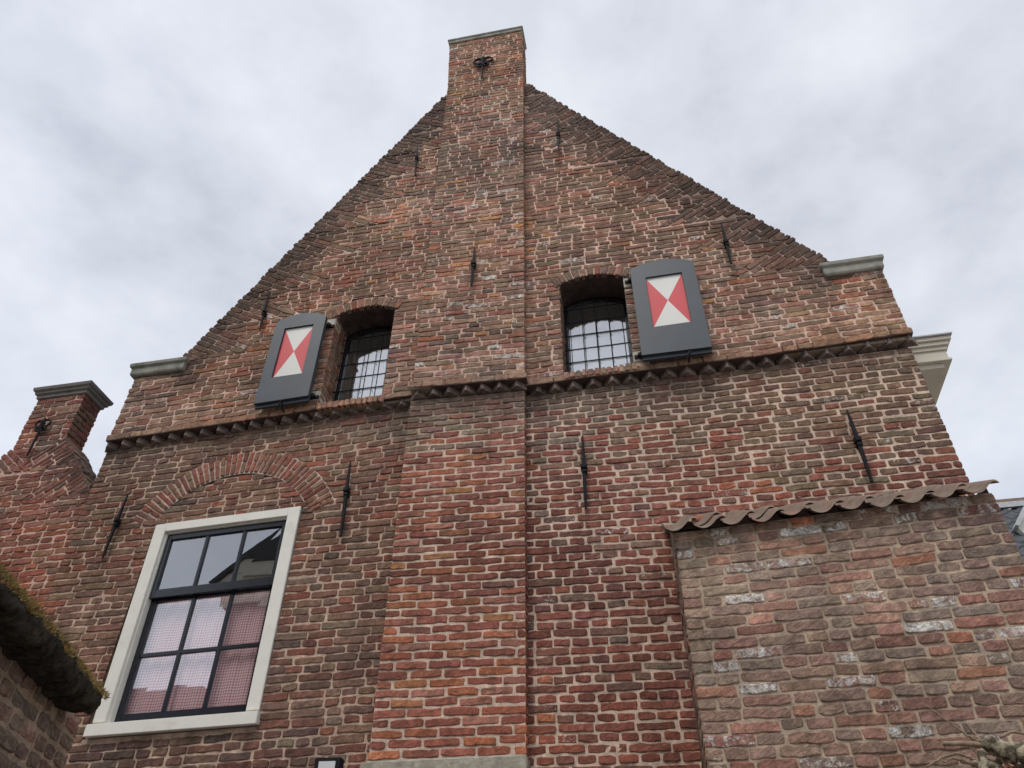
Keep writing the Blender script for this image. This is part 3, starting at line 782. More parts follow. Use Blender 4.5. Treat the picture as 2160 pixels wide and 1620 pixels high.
# dentil band: bricks laid cornerwise
def teeth(xa, xb, Yb, W, zn, out=.062, sp=.1545, ends=()):
    mb = MB(); n = int(round((xb - xa) / sp)); sp = (xb - xa) / n
    for i in range(n):
        xc = xa + (i + .5) * sp + random.uniform(-.006, .006); h = .058; hw = .073
        zt = W(xc, zn) - .001; z0 = zt - h + random.uniform(-.003, .003); o = out + random.uniform(-.006, .005)
        ax, ay = xc + random.uniform(-.006, .006), Yb - o
        mb.add([(xc - hw, Yb + .02, z0), (ax - .006, ay, z0), (ax + .006, ay, z0), (xc + hw, Yb + .02, z0), (xc - hw, Yb + .02, zt), (ax - .006, ay + .002, zt), (ax + .006, ay + .002, zt), (xc + hw, Yb + .02, zt)],
               [(0, 3, 2, 1), (4, 5, 6, 7), (0, 1, 5, 4), (1, 2, 6, 5), (2, 3, 7, 6)])
    return mb
DENT = plain('sooty dentil brick', (0.20, 0.155, 0.135), 0.95, 0.4, 22, 0.8, 0.006, (0.045, 0.038, 0.038), 9, 0.45, 0.65, 0.75)
b1 = teeth(-4.86, -1.90, 0.0, W_UL, 5.79, sp=.152); b2 = teeth(-.86, 2.30, 0.0, W_UR, 5.82); b3 = teeth(-1.89, -.87, LPY, W_PU, 5.842)
for b in (b2, b3): b1.add(b.v, b.f)
for xa_, xb_, Y0_, Y1_, W_, zn_ in ((-4.80, -1.87, UY - .006, .03, W_UL, 5.79), (-.87, 2.255, UY - .006, .03, W_UR, 5.82), (-1.88, -.85, PUY - .006, LPY + .03, W_PU, 5.842)):
    xx = np.linspace(xa_, xb_, 14)
    b1.m = 1
    for p_, q_ in zip(xx[:-1], xx[1:]):
        b1.hexa([(p_, Y0_, W_(p_, zn_) - .003), (q_, Y0_, W_(q_, zn_) - .003), (q_, Y1_, W_(q_, zn_) - .003), (p_, Y1_, W_(p_, zn_) - .003), (p_, Y0_ + .001, W_(p_, zn_) + .004), (q_, Y0_ + .001, W_(q_, zn_) + .004), (q_, Y1_, W_(q_, zn_) + .004), (p_, Y1_, W_(p_, zn_) + .004)])
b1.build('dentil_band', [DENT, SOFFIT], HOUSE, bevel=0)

# stone copings
def coping(name, xa, xb, z0, z1, yf, yb, tilt=0.0, ov=.03):
    mb = MB(); h = z1 - z0
    prof = [(0, 0), (ov * .35, h * .12), (ov * .35, h * .55), (ov, h * .68), (ov * 1.05, h * .92), (ov * .6, h)]
    n = len(prof)
    for sgn in (0,):
        vs = []
        for d, z in prof:
            for (x, y) in ((xa - d, yf - d), (xb + d, yf - d), (xb + d, yb + d), (xa - d, yb + d)):
                vs.append((x, y, z0 + z + tilt * (x - xa)))
        fs = [(i * 4 + k, i * 4 + (k + 1) % 4, (i + 1) * 4 + (k + 1) % 4, (i + 1) * 4 + k) for i in range(n - 1) for k in range(4)]
        fs += [(3, 2, 1, 0), tuple((n - 1) * 4 + k for k in range(4))]
        mb.add(vs, fs)
    return mb.build(name, STONE, HOUSE, bevel=.003)
coping('coping_stone', -1.905, -.885, 12.085, 12.185, PUY - .012, .13, 0, .02)
coping('coping_stone', 1.775, 2.245, 6.615, 6.765, UY - .028, .22, .01, .03)
coping('coping_stone', -4.815, -4.262, 6.515, 6.665, UY - .028, .22, 0, .03)

# ---- iron wall anchors
def anchor(x0, z0, x1, z1, zk, Y, r):
    mb = MB(); y = Y - .028; pts = []
    for t in np.linspace(0, 1, 7):
        pts.append((lerp(x0, x1, t), y - .004 * math.sin(t * 3.1), lerp(z0, z1, t)))
    r = r * 1.04; w_ = r
    for (a, b), (wa, wb) in zip(zip(pts[:-1], pts[1:]), [(w_ * q, w_ * s_) for q, s_ in ((.45, .8), (.8, 1.0), (1, 1.05), (1.05, 1), (1, .85), (.85, .6))]):
        mb.hexa([(b[0] - wb, b[1] - wb * .8, b[2]), (b[0] + wb, b[1] - wb * .8, b[2]), (b[0] + wb, b[1] + wb * .8, b[2]), (b[0] - wb, b[1] + wb * .8, b[2]),
                 (a[0] - wa, a[1] - wa * .8, a[2]), (a[0] + wa, a[1] - wa * .8, a[2]), (a[0] + wa, a[1] + wa * .8, a[2]), (a[0] - wa, a[1] + wa * .8, a[2])])
    xk = lerp(x0, x1, (z0 - zk) / (z0 - z1))
    mb.tube([(xk, Y + .03, zk - .01), (xk, Y - .03, zk), (xk, Y - .058, zk)], [r * 1.4, r * 1.9, r * 1.5], 8)
    mb.box(xk - r * 1.9, xk + r * 1.9, y - r * 1.7, y + r * 1.4, zk - r * 1.5, zk + r * 1.5)
    mb.box(xk - r * 1.2, xk + r * 1.6, Y - .05, Y + .01, zk - r * 4.2, zk - r * 2.4)
    return mb.build('wall_anchor', IRON, HOUSE, bevel=.0015)
for a in ((-2.17, 9.74, -2.145, 9.14, 9.50, UY, .010), (-.465, 9.81, -.475, 9.15, 9.50, UY, .011), (-3.57, 7.47, -3.54, 6.90, 7.17, UY, .010),
          (1.035, 7.51, 1.03, 6.93, 7.23, UY, .012), (-1.36, 7.59, -1.37, 7.03, 7.35, PUY, .012), (-4.39, 5.16, -4.40, 4.54, 4.89, 0, .011),
          (-2.37, 5.24, -2.345, 4.54, 4.96, 0, .012), (-.42, 5.25, -.43, 4.58, 4.95, 0, .0125), (1.59, 5.22, 1.59, 4.58, 4.94, 0, .0125)):
    anchor(*a)
def fleur(xc, zc, Y, sc, parent, zbot):
    mb = MB(); y = Y - .03
    mb.tube([(xc - .004, y, zbot), (xc, y, zc - .06 * sc), (xc, y - .004, zc)], [.009, .012, .013], 6)
    mb.tube([(xc, y - .006, zc - .03), (xc, y - .012, zc + .05 * sc), (xc, y - .008, zc + .13 * sc)], [.012 * sc, .026 * sc, .004], 6)
    for s_ in (-1, 1):
        for r0, zz, tn in ((.062 * sc, zc + .035 * sc, 1.75), (.040 * sc, zc - .045 * sc, 1.6)):
            pts = []; cx = xc + s_ * r0 * .80
            for i in range(22):
                th = i / 21 * tn * 2 * math.pi * .62; rr = r0 * (1 - .62 * i / 21)
                pts.append((cx - s_ * rr * math.cos(th), y - .004, zz + rr * math.sin(th)))
            mb.tube(pts, [.0125 * sc * (1 - .3 * i / 21) for i in range(22)], 6)
    mb.box(xc - .03 * sc, xc + .03 * sc, y - .014, y + .04, zc - .014, zc + .014)
    return mb.build('wall_anchor', IRON, parent, smooth=False)
fleur(-1.395, 11.33, PUY, 1.32, HOUSE, 10.96)

# ---- attic windows, grilles, shutters
def attic_window(A, curtain):
    y = .23; x0, x1 = A['xc'] - A['hw'] - .02, A['xc'] + A['hw'] + .02
    def arc(xa, xb, dz, n=9): return [(x, seg_top(A, x) - dz) for x in np.linspace(xb, xa, n)]
    fo = [(x0, 5.85), (x1, 5.85)] + arc(x0, x1, -.03); fi = [(x0 + .047, 5.93), (x1 - .047, 5.93)] + arc(x0 + .047, x1 - .047, .035)
    mb = MB(); mb.prism(fo, y, y + .05, [fi]); fr = mb.build('window', BLACKP, HOUSE, bevel=.003)
    p = MB(); p.prism(fi, y + .02, y + .026); p.build('pane', GLASS2, fr)
    g = MB(); gy = .165                                            # wrought grille
    cols = [A['xc'] + d for d in (-.255, -.125, -.002, .122, .245)]
    for i, cx in enumerate(cols): g.tube([(cx, gy, 5.90), (cx, gy, 6.5), (cx, gy, seg_top(A, cx) - .03)], .0045, 6)
    for z_ in (6.045, 6.20, 6.355, 6.53, 6.70, 6.87):
        g.tube([(A['xc'] - A['hw'] - .01, gy - .009, z_), (A['xc'] + A['hw'] + .01, gy - .009, z_ + .004)], 0.0062, 6)
        for cx in cols[1:4]: g.tube([(cx + .004, gy - .016, z_ - .012), (cx + .012, gy - .03, z_ - .026)], .0035, 5)
    g.build('grille', IRON, fr)
    r = MB(); r.m = 0
    ar = arc(A['xc'] - A['hw'], A['xc'] + A['hw'], 0.0, 13)
    xs_ = np.linspace(A['xc'] - A['hw'] - .02, A['xc'] + A['hw'] + .02, 17)
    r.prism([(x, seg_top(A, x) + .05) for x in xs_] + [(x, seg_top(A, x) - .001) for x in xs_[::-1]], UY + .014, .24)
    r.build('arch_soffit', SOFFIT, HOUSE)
    r = MB(); xr = A['xc'] + A['hw']; r.box(xr, xr + .012, UY + .012, .24, SILL - .03, A['zs'] + .01)
    r.hexa([(A['xc'] - A['hw'], UY - .005, 5.84), (xr, UY - .005, 5.84), (xr, .24, 5.84), (A['xc'] - A['hw'], .24, 5.84),
            (A['xc'] - A['hw'], UY - .005, 5.885), (xr, UY - .005, 5.885), (xr, .24, 5.93), (A['xc'] - A['hw'], .24, 5.93)])
    r.build('window_reveal', PLASTER, HOUSE)
    # room box, its unseen back left open so rear sky light brightens the inside
    m2 = MB(); m2.add([(x0 - .3, .28, 5.6), (x1 + .3, .28, 5.6), (x1 + .3, .28, 7.4), (x0 - .3, .28, 7.4), (x0 - .3, 1.3, 5.6), (x1 + .3, 1.3, 5.6), (x1 + .3, 1.3, 7.4), (x0 - .3, 1.3, 7.4)],
                      [(0, 4, 7, 3), (1, 2, 6, 5), (3, 7, 6, 2)])
    m2.build('room_lining', INWALL, fr)
    return fr
wr = attic_window(ARCH_R, 1); wl = attic_window(ARCH_L, 0)
# blinds: white cloth hanging behind the attic panes
def cloth(name, xa, xb, za, zb, y, mat, label, cat, folds=6, amp=.012, jag=0.0, group=None):
    nx, nz = 70, 16; vs = []
    for j in range(nz):
        for i in range(nx):
            u_, v_ = i / (nx - 1), j / (nz - 1)
            x = lerp(xa, xb, u_); top = zb + jag * math.sin(u_ * 9 + 1)
            vs.append((x, y + amp * math.sin(u_ * folds * 6.28 + .6 * math.sin(v_ * 3)) + amp * .4 * math.sin(u_ * folds * 15 + 2), lerp(za, top, v_)))
    fs = [(j * nx + i, j * nx + i + 1, (j + 1) * nx + i + 1, (j + 1) * nx + i) for j in range(nz - 1) for i in range(nx - 1)]
    me = bpy.data.meshes.new(name); me.from_pydata(vs, [], fs); me.update()
    o = link(name, me, mat, None, True); return tag(o, label, cat, group)
cloth('curtain', ARCH_R['xc'] - .30, ARCH_R['xc'] + .30, 5.86, 6.66, .36, LINEN, 'white blind filling the lower part of the attic window right of the pilaster', 'curtain', 2, .006)
cloth('curtain', ARCH_L['xc'] - .13, ARCH_L['xc'] + .30, 5.86, 6.74, .36, LINEN, 'white curtain drawn halfway behind the attic window left of the pilaster', 'curtain', 4, .012)

for A, bs in ((ARCH_R, 1), (ARCH_L, -1)):
    for z0_ in (SILL + .022, A['zs'] - .168):
        mb = MB(); xa = A['xc'] + bs * A['hw']; xb = xa + bs * .12
        mb.box(min(xa, xb), max(xa, xb), UY - .006, .06 if bs < 0 else .03, z0_, z0_ + .125); mb.build('hinge_stone', PALESTONE, HOUSE, bevel=.008)

def shutter(x0, x1, zb, zt, rise, panel, hs, slope_b):
    """x0..x1, bottom zb, springing zt; hs = hinge side sign"""
    Yf, Ym, Yb_ = -.170, -.145, -.118
    hw = (x1 - x0) / 2; xc = (x0 + x1) / 2; R = (hw * hw + rise * rise) / (2 * rise); zc = zt + rise - R
    def outline(e_, eb): 
        l = [(x0 + e_, zb + eb), (x1 - e_, zb + eb + slope_b)]
        for x in np.linspace(x1 - e_, x0 + e_, 15): l.append((x, zc + math.sqrt(R * R - (x - xc) ** 2) - e_))
        return l
    px0, px1, pz0, pz1 = panel; hole = [(px0, pz0), (px1, pz0 + .006), (px1, pz1 + .006), (px0, pz1)]
    mb = MB(); mb.prism(outline(0, .035), Yf, Ym, [hole]); leaf = mb.build('shutter', SLATE, HOUSE, bevel=.003)
    mb = MB(); mb.prism(outline(-.012 if hs > 9 else 0.004, 0), Ym + .0005, Yb_, []); mb.build('back_board', SLATE, leaf, bevel=.002)
    cx, cz = (px0 + px1) / 2, (pz0 + pz1) / 2 + .003; y = Ym - .006
    c = [(px0 + .002, pz0 + .002), (px1 - .002, pz0 + .008), (px1 - .002, pz1 + .004), (px0 + .002, pz1 - .002)]
    for (i, j), mt, nm in (((0, 1), WHITEP, 'white_triangle'), ((1, 2), REDP, 'red_triangle'), ((2, 3), WHITEP, 'white_triangle'), ((3, 0), REDP, 'red_triangle')):
        a, b = c[i], c[j]
        mb = MB(); mb.prism([a, b, (cx, cz)], y, y + .004); mb.build(nm, mt, leaf)
    for zh in (zb + .10, zt - .07):
        mb = MB(); xh = x1 if hs > 0 else x0
        mb.tube([(xh, UY - .028, zh - .03), (xh, UY - .028, zh + .035)], .013, 8)
        mb.box(min(xh, xh + hs * .06), max(xh, xh + hs * .06), UY - .022, UY - .004, zh - .015, zh + .015)
        mb.box(xh - hs * .0 - .03, xh + .03, Yb_ - .002, UY - .02, zh - .014, zh + .014)
        mb.build('hinge', IRON, leaf)
    mb = MB(); xk = x0 + (x1 - x0) * (.52 if hs > 0 else .66)            # hold open hook below
    mb.tube([(xk, UY + .02, zb - .03), (xk, UY - .05, zb - .028), (xk + .004, Yb_ - .03, zb - .022), (xk + .01, Yb_ - .045, zb + .008), (xk + .012, Ym - .05, zb + .015)], [.008, .008, .007, .009, .006], 6)
    mb.tube([(xk + .012, Ym - .04, zb + .01), (xk - .004, Ym - .045, zb - .035), (xk - .018, Ym - .04, zb - .075)], [.007, .008, .003], 6)
    mb.build('shutter_hook', IRON, leaf)
    return leaf
shutter(-3.330, -2.815, 5.855, 6.915, .078, (-3.225, -2.928, 6.185, 6.812), 1, .02)
shutter(.125, .695, 5.865, 6.965, .075, (.252, .575, 6.205, 6.828), -1, .0)

# ---- tall sash window
def quadP(u, v, y):   # outer frame corners measured on the wall
    bl, br, tr, tl = (-3.985, 3.155), (-2.735, 3.180), (-2.745, 4.866), (-4.022, 4.822)
    x = bl[0] * (1 - u) * (1 - v) + br[0] * u * (1 - v) + tr[0] * u * v + tl[0] * (1 - u) * v
    z = bl[1] * (1 - u) * (1 - v) + br[1] * u * (1 - v) + tr[1] * u * v + tl[1] * (1 - u) * v
    return (x, y, z)
def qbox(mb, u0, u1, v0, v1, y0, y1):
    mb.hexa([quadP(u0, v0, y0), quadP(u1, v0, y0), quadP(u1, v0, y1), quadP(u0, v0, y1), quadP(u0, v1, y0), quadP(u1, v1, y0), quadP(u1, v1, y1), quadP(u0, v1, y1)])
U0, U1, V0, V1 = .078, .922, .052, .955
mb = MB()
qbox(mb, 0, U0, V0, 1, -.012, .10); qbox(mb, U1, 1, V0, 1, -.012, .10); qbox(mb, U0, U1, V1, 1, -.012, .10)
qbox(mb, U0, U0 + .010, V0, V1 - .006, .012, .10); qbox(mb, U1 - .010, U1, V0, V1 - .006, .012, .10); qbox(mb, U0 + .01, U1 - .01, V1 - .007, V1, .012, .10)
TW = mb.build('window', WHITE, HOUSE, bevel=.003)
mb = MB(); mb.hexa([quadP(-.012, -.008, -.045), quadP(1.012, -.008, -.045), quadP(1.012, 0, .10), quadP(-.012, 0, .10), quadP(-.012, .042, -.045), quadP(1.012, .042, -.045), quadP(1.012, V0, .10), quadP(-.012, V0, .10)])
mb.build('window_sill', WHITE, TW, bevel=.004)
def sash(u0, u1, v0, v1, y, t, tb, tt, cols, rows, mun):
    mb = MB(); th = .034
    qbox(mb, u0, u0 + t, v0, v1, y, y + th); qbox(mb, u1 - t, u1, v0, v1, y, y + th)
    qbox(mb, u0 + t, u1 - t, v0, v0 + tb, y - .001, y + th); qbox(mb, u0 + t, u1 - t, v1 - tt, v1, y - .001, y + th)
    a, b, c, d = u0 + t, u1 - t, v0 + tb, v1 - tt
    for i in range(1, cols): m_ = lerp(a, b, i / cols); qbox(mb, m_ - mun / 2, m_ + mun / 2, c, d, y + .004, y + th - .004)
    for j in range(1, rows): m_ = lerp(c, d, j / rows); qbox(mb, a, b, m_ - mun * .38, m_ + mun * .38, y + .006, y + th - .006)
    s_ = mb.build('sash', BLACKP, TW, bevel=.003)
    for i in range(cols):
        for j in range(rows):
            ua, ub, va, vb = lerp(a, b, i / cols), lerp(a, b, (i + 1) / cols), lerp(c, d, j / rows), lerp(c, d, (j + 1) / rows)
            k = random.uniform(-.0012, .0012); k2 = random.uniform(-.0012, .0012)
            g = MB(); g.add([quadP(ua, va, y + .018 + k), quadP(ub, va, y + .018), quadP(ub, vb, y + .018 + k2), quadP(ua, vb, y + .018)], [(0, 1, 2, 3)])
            g.build('pane', GLASS, s_)
UM = .612
sash(U0 + .010, U1 - .010, UM, V1 - .007, .030, .032, .042, .030, 3, 1, .022)
sash(U0 + .010, U1 - .010, V0, UM + .012, .068, .036, .042, .020, 3, 2, .024)
cloth('curtain', -3.93, -2.80, 3.15, 4.28, .135, GING, 'pink and white gingham curtain across the lower half of the tall sash window', 'curtain', 9, .006)
mb = MB(); mb.add([(-4.3, .16, 2.9), (-2.5, .16, 2.9), (-2.5, .16, 5.2), (-4.3, .16, 5.2), (-4.3, 2.0, 2.9), (-2.5, 2.0, 2.9), (-2.5, 2.0, 5.2), (-4.3, 2.0, 5.2)],
       [(4, 5, 6, 7), (0, 4, 7, 3), (1, 2, 6, 5), (0, 1, 5, 4), (3, 7, 6, 2)])
mb.build('room_lining', INWALL, TW)

# ---- side cornice at the right, roof behind the gable
prof_ = [(2.205, 6.02), (2.64, 6.035), (2.645, 6.0), (2.625, 5.985), (2.61, 5.945), (2.588, 5.925), (2.588, 5.83), (2.595, 5.825), (2.595, 5.815), (2.545, 5.80), (2.535, 5.775), (2.50, 5.745), (2.43, 5.715), (2.205, 5.70)]
mb = MB()
for za_, zb_, xr_, yf_ in ((6.0, 6.036, 2.645, .20), (5.962, 6.0, 2.622, .22), (5.925, 5.962, 2.602, .24), (5.835, 5.925, 2.586, .255), (5.812, 5.835, 2.600, .242), (5.765, 5.812, 2.535, .28)):
    mb.box(2.205, xr_, yf_, 6.0, za_ + .0005, zb_)
co = mb.build('eaves_cornice', CORNICE, HOUSE, bevel=.002)
mb = MB(); mb.prism([(2.2, 6.037), (2.66, 6.039), (2.66, 6.052), (2.2, 6.050)], .18, 6.0); mb.build('gutter_lining', LEAD, co)
mb = MB(); mb.prism([(-4.75, 5.9), (-4.6, 5.9), (-1.35, 10.4), (2.15, 5.95), (2.3, 5.95), (-1.35, 10.6)], .215, 6.0); mb.build('roof', GREYTILE, HOUSE)
mb = MB(); mb.prism([(-4.78, 0.), (2.19, 0.), (2.19, 5.85), (-4.78, 5.8)], 2.1, 6.0); mb.build('rear_wall', RENDERW, HOUSE)
mb = MB(); mb.prism([(1.0, 0.), (2.19, 0.), (2.19, 5.85), (1.0, 5.8)], .212, 2.1); mb.build('side_wall', RENDERW, HOUSE)
mb = MB(); mb.prism([(-4.78, 0.), (-4.6, 0.), (-4.6, 5.8), (-4.78, 5.8)], .212, 2.1); mb.build('side_wall', RENDERW, HOUSE)

# ------------------------------------------------------------------ annex with pantile eave
ANX = empty('brick_annex', (1.05, -.4, 0), 'brick lean-to at the right with white lime spots and a wavy clay tile edge', 'annex')
AY = -.8
bw = Brickwork()
W_AN = warpf([(3.95, [(.15, -.035), (1.95, .045)]), (2.8, [(.15, -.005), (1.95, .01)]), (1.6, [(0, 0)])])
fill_courses(bw, AY, lambda z: [(.150, 1.957)], W_AN, 1.45, 3.93, .0625, 'random', col_an, mortar=mo_an, joint=.0105, slen=.235, hlen=.13)
k = 0; z = 1.45
while z < 3.87:       # left return
    y = AY + .004; first = .11 if k % 2 else .22
    while y < -.03:
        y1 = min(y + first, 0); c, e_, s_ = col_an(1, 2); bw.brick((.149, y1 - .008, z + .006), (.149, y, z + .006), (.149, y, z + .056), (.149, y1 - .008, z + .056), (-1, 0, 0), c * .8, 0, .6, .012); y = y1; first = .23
    z += .0625; k += 1
bw.sheet([[(.156, y, 1.45) for y in np.linspace(0, AY + .01, 5)], [(.156, y, 3.90) for y in np.linspace(0, AY + .01, 5)]], lambda x, z: MORT['grey'] * .8)
core = MB(); core.box(.163, 1.945, AY + .022, -.001, 0, 3.90)
core.hexa([(.155, AY + .022, 3.80), (1.95, AY + .022, 3.80), (1.95, 0, 3.80), (.155, 0, 3.80), (.155, AY + .022, 3.895), (1.95, AY + .022, 3.965), (1.95, 0, 4.41), (.155, 0, 4.34)])
bw.build('wall', ANX, core)
# pantiles: S profile
mb = MB(); NT = 11; xa, xb = .105, 1.945; wd = (xb - xa) / NT; SLP = .557
def tprof(u): # u 0..1.12 across one tile: trough then crest at the right
    return .034 * float(np.interp(u, (0, .08, .15, .25, .34, .45, .58, .70, .80, .88, .96, 1.04, 1.10, 1.14), (-.30, -.55, -.78, -.97, -1., -.93, -.60, -.05, .45, .78, .97, .98, .80, .58)))
for r in range(3):
    for i in range(NT):
        x0_ = xa + i * wd; y0_ = AY - .075 + r * .30; z0_ = 3.944 + .036 * (x0_ - 1.05) + r * .30 * SLP + .006 * r
        jz, jy, jr = random.uniform(-.004, .005), random.uniform(-.018, .014), random.uniform(-.008, .008)
        vs = []; nu = 22; ln = .33
        for (dy, th) in ((0, 0), (0, -.017), (ln, 0), (ln, -.017)):
            for j in range(nu):
                u_ = 1.14 * j / (nu - 1)
                zt = tprof(u_) + jz + jr * u_ + .036 * wd * u_
                x = x0_ + u_ * wd; y = y0_ + dy + jy; zz = z0_ + dy * SLP + zt + th
                vs.append((x, y + (th * .5), zz))
        f = []
        for j in range(nu - 1):
            f += [(j, j + 1, 2 * nu + j + 1, 2 * nu + j), (nu + j + 1, nu + j, 3 * nu + j, 3 * nu + j + 1), (nu + j, nu + j + 1, j + 1, j)]
        f += [(0, 2 * nu, 3 * nu, nu), (nu - 1, 2 * nu - 1, 4 * nu - 1, 3 * nu - 1)]
        mb.add(vs, f)
rf = mb.build('tile_roof', TILE, ANX, smooth=False)
top = []
for i in range(NT):
    for u_ in np.linspace(0, .97, 12):
        x0_ = xa + i * wd; x = x0_ + u_ * wd
        if .155 < x < 1.95: top.append((x, 3.944 + .036 * (x0_ - 1.05) + .075 * SLP + tprof(u_) + .036 * wd * u_ - .02))
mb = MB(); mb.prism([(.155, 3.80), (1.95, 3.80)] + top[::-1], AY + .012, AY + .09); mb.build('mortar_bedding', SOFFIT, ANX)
mb = MB(); n = 40
vs = []
for j, (y, z_) in enumerate(((AY - .01, 3.985), (-.01, 3.985), (-.01, 3.965), (AY - .01, 3.965))): pass
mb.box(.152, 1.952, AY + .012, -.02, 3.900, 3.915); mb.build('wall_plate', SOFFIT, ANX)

# ------------------------------------------------------------------ neighbour gable at the left
NBR = empty('neighbour_gable', (-5.63, .15, 0), 'lower orange brick gable with a small capped chimney, left behind the tall brick gable', 'house')
NY = .015
bw = Brickwork()
NR0, NR1 = np.array([-5.345, 5.93]), np.array([-4.78, 5.22]); NL0, NL1 = np.array([-5.905, 5.86]), np.array([-6.60, 5.02])
def iv_NB(z):
    if z > 5.93: return [(-5.90, -5.365)]
    sl, sr = slope_x(z, NL0, NL1), slope_x(z, NR0, NR1)
    tr = tooth_bound(z, NR0, NR1, -.02, .45); tl = tooth_bound(z, NL0, NL1, 0, .38)
    if z < 5.22: return [(-7.2 if z < 5.0 else tl, -4.79 - .012 * (z - 5) if z < 4.8 else -4.80)]
    return [(max(tl, sl) if z < 5.86 else -5.90, min(tr, sr))]
def iv_NB2(z):
    l = iv_NB(z)
    if 4.45 < z < 4.86: l = sub(l, -5.03 + .9 * (z - 4.45) - .05, -4.7) if False else l
    return l
W0 = lambda x, zn: zn + .02 * (x + 5)
fill_courses(bw, NY, iv_NB2, W0, 3.0, 6.475, .0605, 'random', col_nb, mortar=mo_nb, joint=.0115, slen=.23, hlen=.12)
wedge_bricks(bw, NY, NR0, NR1, 1, -.02, .45, .050, col_nb, mo_nb, (-9, -4.70))
wedge_bricks(bw, NY, NL0, NL1, -1, 0.0, .38, .060, col_nb, mo_nb, (-9, 9))
# brick faces on the right hand slope
t = (NR1 - NR0); Ls = np.linalg.norm(t); t = t / Ls; nn_ = np.array([-t[1], t[0]]);
if nn_[1] < 0: nn_ = -nn_
s = 0; k = 0
while s < Ls - .02:
    ys = [NY, NY + .11, NY + .22, NY + .30] if k % 2 else [NY, NY + .2, NY + .30]
    for y0, y1 in zip(ys[:-1], ys[1:]):
        a, b = NR0 + t * (s + .003), NR0 + t * (s + .050 - .003)
        hh = nn_ * random.uniform(-.002, .006); a = a + hh; b = b + hh
        bw.brick((b[0], y0, b[1]), (b[0], y1 - .006, b[1]), (a[0], y1 - .006, a[1]), (a[0], y0, a[1]), (nn_[0], 0, nn_[1]), lerp(pick(PAL_UP), SOOT_SHADE * 1.6, .5), 0, .4, .02)
    s += .050; k += 1
# chimney right face
z = 5.86; k = 0
while z < 6.46:
    ys = [NY + .004, NY + .11, NY + .27] if k % 2 else [NY + .004, NY + .2, NY + .27]
    for y0, y1 in zip(ys[:-1], ys[1:]):
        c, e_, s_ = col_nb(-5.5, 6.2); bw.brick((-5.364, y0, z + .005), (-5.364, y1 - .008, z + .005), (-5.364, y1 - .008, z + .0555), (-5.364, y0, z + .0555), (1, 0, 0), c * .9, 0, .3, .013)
    z += .0605; k += 1
core = MB(); core.prism([(-7.2, 0), (-4.80, 0), (-4.80, 5.22), (-5.365, 5.90), (-5.375, 5.93), (-5.375, 6.46), (-5.89, 6.46), (-5.89, 5.86), (-6.55, 5.05), (-7.2, 5.0)], NY + .022, NY + .262)
bw.build('gable_wall', NBR, core)
mb = MB(); xa, xb = -5.905, -5.36
pr = [(0.0, 6.465), (.012, 6.472), (.014, 6.505), (.032, 6.515), (.034, 6.535), (.052, 6.552), (.058, 6.585), (.040, 6.60)]
vs = []
for d_, z_ in pr:
    for x, y in ((xa - d_, NY - d_), (xb + d_, NY - d_), (xb + d_, NY + .27 + d_), (xa - d_, NY + .27 + d_)): vs.append((x, y, z_))
n = len(pr); mb.add(vs, [(i * 4 + k, i * 4 + (k + 1) % 4, (i + 1) * 4 + (k + 1) % 4, (i + 1) * 4 + k) for i in range(n - 1) for k in range(4)] + [(3, 2, 1, 0), tuple((n - 1) * 4 + k for k in range(4))])
mb.build('chimney_cap', plain('brown grey cap stone', (0.17, 0.155, 0.145), 0.85, 0.15, 14, 0.4, 0.003, (0.07, 0.062, 0.06), 6, 0.5, 0.7, 0.5), NBR, bevel=.002)
fleur(-5.655, 6.07, NY, .85, NBR, 5.73)

# ------------------------------------------------------------------ garden wall with mossy coping, bottom left
gd = np.array([-0.31252679, 0.94990895]); gn = np.array([gd[1], -gd[0]])      # along, outward (to the right)
GW = empty('garden_wall', (-2.3, -2.5, 0), 'dark garden wall with a black mossy coping in the bottom left corner', 'garden wall')
def gp(s, c, z): p = gd * s - gn * c; return (p[0], p[1] - D, z)
CF = 1.42; SEND = 3.69; CEND = 3.50
bw = Brickwork(); z = 1.7; k = 0
PAL_G = [('grey', 3), ('plum', 3), ('pink', 2), ('brown', 3), ('dred', 1)]
while z < 2.60:
    s = 1.6 + (k % 2) * .07
    while s < SEND - .01:
        ln = min(random.choice([.125, .125, .24, .13]) * random.uniform(.9, 1.1), SEND - s)
        c = lerp(pick(PAL_G), np.array([.27, .23, .215]), .35)
        bw.brick(gp(s + .009, CF, z + .009), gp(s + ln - .009, CF, z + .009), gp(s + ln - .009, CF, z + .056), gp(s + .009, CF, z + .056), (gn[0], gn[1], 0), c, random.choice([0, 0, .3]), .9, .02)
        s += ln
    z += .065; k += 1
rows = []
for z in np.linspace(1.68, 2.62, 24):
    r_ = [];
    for s in np.linspace(1.5, SEND - .01, 50):
        q = np.array(gp(s, CF + .006, z)); q[:2] += gn * float(np.clip(wav(q, 30, 0) * .004, -.006, .004)); r_.append(q)
    rows.append(r_)
bw.sheet(rows, lambda x, z: MORT['grey'] * np.array([1.12, 1.07, 1.04]))
core = MB(); core.hexa([gp(0.2, CF + .02, 0), gp(SEND - .01, CF + .02, 0), gp(SEND - .01, CF + .25, 0), gp(0.2, CF + .25, 0), gp(0.2, CF + .02, 2.62), gp(SEND - .01, CF + .02, 2.62), gp(SEND - .01, CF + .25, 2.62), gp(0.2, CF + .25, 2.62)])
bw.build('wall', GW, core)
